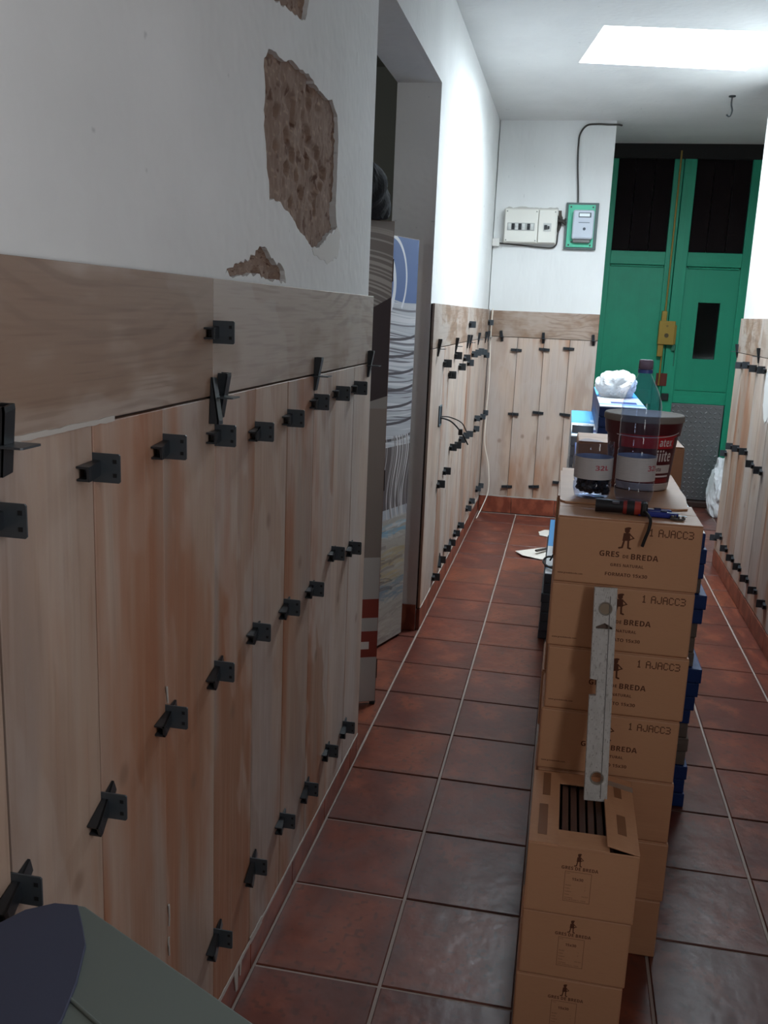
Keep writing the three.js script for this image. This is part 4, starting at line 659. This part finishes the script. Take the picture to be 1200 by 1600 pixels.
// ---------------------------------------------------------------- folding screen in the doorway
{
  const H = 1.735;
  const art = canvasTex(512, 1536, (g, W, Ht) => { // pale strands over blue, with bands towards the foot
    g.fillStyle = '#4a6290'; g.fillRect(0, 0, W, 300); g.fillStyle = '#a9abb0'; g.fillRect(0, 230, W, Ht); 
    for (let i = 0; i < 150; i++) { const y = 60 + i * 5, a = hash(i, 1, 3); g.strokeStyle = a > 0.72 ? '#6d6a70' : a > 0.4 ? '#c9c8ca' : '#b2b3b7'; g.lineWidth = 3 + 7 * hash(i, 2, 3); g.beginPath(); g.moveTo(-10, y + 60); g.bezierCurveTo(W * 0.3, y - 30, W * 0.6, y + 30, W + 10, y + 10 + 30 * hash(i, 4, 3)); if (y > 200) g.stroke(); }
    g.strokeStyle = '#cfd0d4'; g.lineWidth = 26; g.beginPath(); g.arc(W * 0.35, 170, 120, 3.2, 7.2); g.stroke(); g.lineWidth = 14; g.beginPath(); g.arc(W * 0.5, 150, 150, 3.6, 7.0); g.stroke();
    for (let i = 0; i < 7; i++) { g.strokeStyle = '#4a4448'; g.lineWidth = 10; g.beginPath(); g.moveTo(0, 380 + i * 62); g.bezierCurveTo(W * 0.3, 340 + i * 62, W * 0.7, 380 + i * 62, W, 350 + i * 62); g.stroke(); }
    g.fillStyle = '#5a4f4e'; g.fillRect(0, 760, W, 240); for (let i = 0; i < 60; i++) { g.strokeStyle = hash(i, 8, 1) > 0.5 ? '#c9c4c2' : '#8d8583'; g.lineWidth = 3 + 6 * hash(i, 5, 1); const x = hash(i, 6, 1) * W; g.beginPath(); g.moveTo(x, 720); g.bezierCurveTo(x + 60, 820, x - 80, 900, x + 60 * (hash(i, 7, 1) - 0.5), 1060); g.stroke(); }
    g.fillStyle = '#a39a90'; g.fillRect(0, 1040, W, 500);
    const wash = (cols, y0, y1, n, k) => { for (let i = 0; i < n; i++) { g.globalAlpha = 0.35; g.strokeStyle = cols[Math.floor(hash(i, 3, k) * cols.length)]; g.lineWidth = 4 + 10 * hash(i, 4, k); const x = hash(i, 1, k) * W, y = y0 + (y1 - y0) * hash(i, 2, k); g.beginPath(); g.moveTo(x - 70, y + 20 * (hash(i, 5, k) - 0.5)); g.quadraticCurveTo(x, y - 14, x + 70, y + 24 * (hash(i, 6, k) - 0.5)); g.stroke(); } g.globalAlpha = 1; };
    wash(['#b8b0a4', '#8f877e', '#a8a095'], 1040, 1536, 160, 21); wash(['#5f93b4', '#7fa6bd', '#c9cdd0'], 1060, 1110, 46, 22); wash(['#a08a62', '#9c8d70', '#b19c74'], 1170, 1300, 70, 23); wash(['#5d7484', '#6f7f8a'], 1300, 1370, 50, 24); wash(['#857c74', '#978e85'], 1380, 1536, 60, 25);
    g.strokeStyle = '#97835c'; g.lineWidth = 16; g.beginPath(); g.arc(W * 0.1, 1240, 185, -1.4, 1.4); g.stroke(); g.fillStyle = '#43373a'; g.beginPath(); g.arc(W * 0.02, 1240, 165, 0, 7); g.fill(); wash(['#5a4c4c', '#3a3034'], 1150, 1330, 20, 26);
  });
  const art2 = canvasTex(512, 1536, (g, W, Ht) => {
    g.fillStyle = '#9a938d'; g.fillRect(0, 0, W, Ht); for (let i = 0; i < 60; i++) { g.strokeStyle = hash(i, 1, 7) > 0.5 ? '#b3aca5' : '#857d78'; g.lineWidth = 4 + 6 * hash(i, 2, 7); g.beginPath(); g.moveTo(0, 20 + i * 5); g.bezierCurveTo(W * 0.4, 40 + i * 5, W * 0.7, i * 5, W, 30 + i * 6); g.stroke(); }
    g.fillStyle = '#3d3133'; g.beginPath(); g.moveTo(0, 420); g.quadraticCurveTo(W * 0.5, 330, W, 220); g.lineTo(W, 520); g.lineTo(0, 640); g.fill(); g.fillStyle = '#8d8078'; g.fillRect(0, 560, W, 560);
    g.fillStyle = '#b9b2ac'; g.fillRect(0, 1040, W, 500); g.fillStyle = '#8d3a2e'; g.fillRect(0, 1180, W, 64); g.fillRect(0, 1290, W, 90); g.fillStyle = '#e6dcd4'; g.font = 'bold 60px sans-serif'; for (let i = 0; i < 6; i++) g.fillRect(30 + i * 80, 1310 + (i % 2) * 16, 44, 26);
  });
  const am = new THREE.MeshStandardMaterial({ map: art, roughness: 0.6 }), am2 = new THREE.MeshStandardMaterial({ map: art2, roughness: 0.6 });
  const em = new THREE.MeshStandardMaterial({ map: dataTex(32, 512, (u, v) => { let c = mixc([150, 118, 100], [112, 82, 72], fbm(u * 2, v * 20, 5, 4)); if (v > 0.15 && v < 0.22) c = [150, 52, 36]; if (v > 0.25 && v < 0.30) c = [138, 48, 34]; return c; }), roughness: 0.6 });
  const sc = thing('folding_screen', 'tall folding screen printed with pale strands standing in the doorway', 'screen', [-0.80, 0.012, -3.55]);
  const leaf = (x0, z0, x1, z1, m, front) => { // leaf from edge 0 to edge 1; printed face on its corridor side
    const L = Math.hypot(x1 - x0, z1 - z0), a = Math.atan2(-(z1 - z0), x1 - x0), cx = (x0 + x1) / 2 + 0.80, cz = (z0 + z1) / 2 + 3.55;
    const l = mesh('screen_leaf', rbox(L, H, 0.026, 0.002), em, sc, [cx, H / 2, cz], [0, a, 0]);
    mesh('printed_canvas', new THREE.PlaneGeometry(L - 0.004, H - 0.004).translate(0, 0, 0.0135), m, l);
    return l;
  };
  const l1 = leaf(-0.995, -3.045, -0.619, -3.222, am2), l2 = leaf(-0.815, -3.55, -0.668, -4.000, am), l3 = leaf(-0.985, -3.075, -0.830, -3.535, am);
  const bk = mat(0x14100f, 0.6);
  for (const y of [1.575, 0.845, 0.13]) mesh('hinge', rbox(0.003, 0.075, 0.024, 0.001, 0.2095, y - H / 2, 0), bk, l1);
  for (const [x, z] of [[-0.625, -3.215], [-0.98, -3.05], [-0.675, -3.985], [-0.82, -3.545]]) mesh('foot', rbox(0.02, 0.012, 0.02, 0.002, x + 0.80, -0.006, z + 3.55), bk, sc);
  // dark clothing thrown over the top of the screen
  const g = new THREE.IcosahedronGeometry(1, 14), p = g.attributes.position; for (let i = 0; i < p.count; i++) { const v = V3(p.getX(i), p.getY(i), p.getZ(i)); const q = 1 + 0.5 * (fbm(v.x * 2 + 4, v.y * 2 + v.z * 2, 15, 3) - 0.5); p.setXYZ(i, v.x * q * 0.20, Math.max(v.y * q, -0.35) * 0.16, v.z * q * 0.12); } g.computeVertexNormals();
  tagged('dark_jacket', g, mat(0x16171c, 0.9), 'dark jacket heaped on top of the folding screen in the doorway', 'jacket', [-0.835, 1.747 + 0.058, -3.13], [0, 0.44, 0]);
}

// ---------------------------------------------------------------- dark case in the lower left corner
{
  const c = thing('hard_case', 'dark green-grey plastic case with navy lid panel in the lower left corner', 'case', [-0.36, 0, -0.62]);
  const plan = [[-0.565, -0.70], [-0.555, -0.765], [-0.535, -0.805], [-0.505, -0.827], [-0.475, -0.829], [-0.235, -0.708], [-0.09, -0.632], [-0.10, -0.56], [-0.26, -0.27], [-0.32, -0.25], [-0.55, -0.37], [-0.565, -0.42]].map(p => [p[0] + 0.36, -(p[1] + 0.62)]);
  const grn = new THREE.MeshStandardMaterial({ color: 0x666f69, roughness: 0.62, map: null }), nav = mat(0x3a3e52, 0.7);
  const g = new THREE.ExtrudeGeometry(shapeOf(plan.map(p => [p[0] * 0.96, p[1] * 0.96])), { depth: 0.70, bevelEnabled: true, bevelSize: 0.008, bevelThickness: 0.02, bevelSegments: 3 }); g.rotateX(-Math.PI / 2);
  mesh('body', g, grn, c, [0, 0.021, 0]);
  const lid = new THREE.ExtrudeGeometry(shapeOf(plan.map(p => [p[0] * 0.985, p[1] * 0.985])), { depth: 0.045, bevelEnabled: true, bevelSize: 0.004, bevelThickness: 0.010, bevelSegments: 3 }); lid.rotateX(-Math.PI / 2);
  mesh('lid', lid, grn, c, [0, 0.744, 0]);
  const nv = [[-0.553, -0.71], [-0.545, -0.765], [-0.527, -0.800], [-0.503, -0.818], [-0.478, -0.821], [-0.455, -0.790], [-0.438, -0.765], [-0.420, -0.715], [-0.408, -0.666], [-0.415, -0.60], [-0.44, -0.52], [-0.48, -0.46], [-0.55, -0.46]].map(p => [p[0] + 0.36, -(p[1] + 0.62)]);
  const np = new THREE.ExtrudeGeometry(shapeOf(nv), { depth: 0.003, bevelEnabled: true, bevelSize: 0.001, bevelThickness: 0.001, bevelSegments: 1 }); np.rotateX(-Math.PI / 2);
  mesh('navy_panel', np, nav, c, [0, 0.7995, 0]);
  mesh('lid_rib', tube([[-0.10, 0.800, -0.10], [0.0, 0.7995, -0.045], [0.12, 0.7995, 0.02]], 0.0022, 20, 6), grn, c);
}

renderer.render(scene, camera);
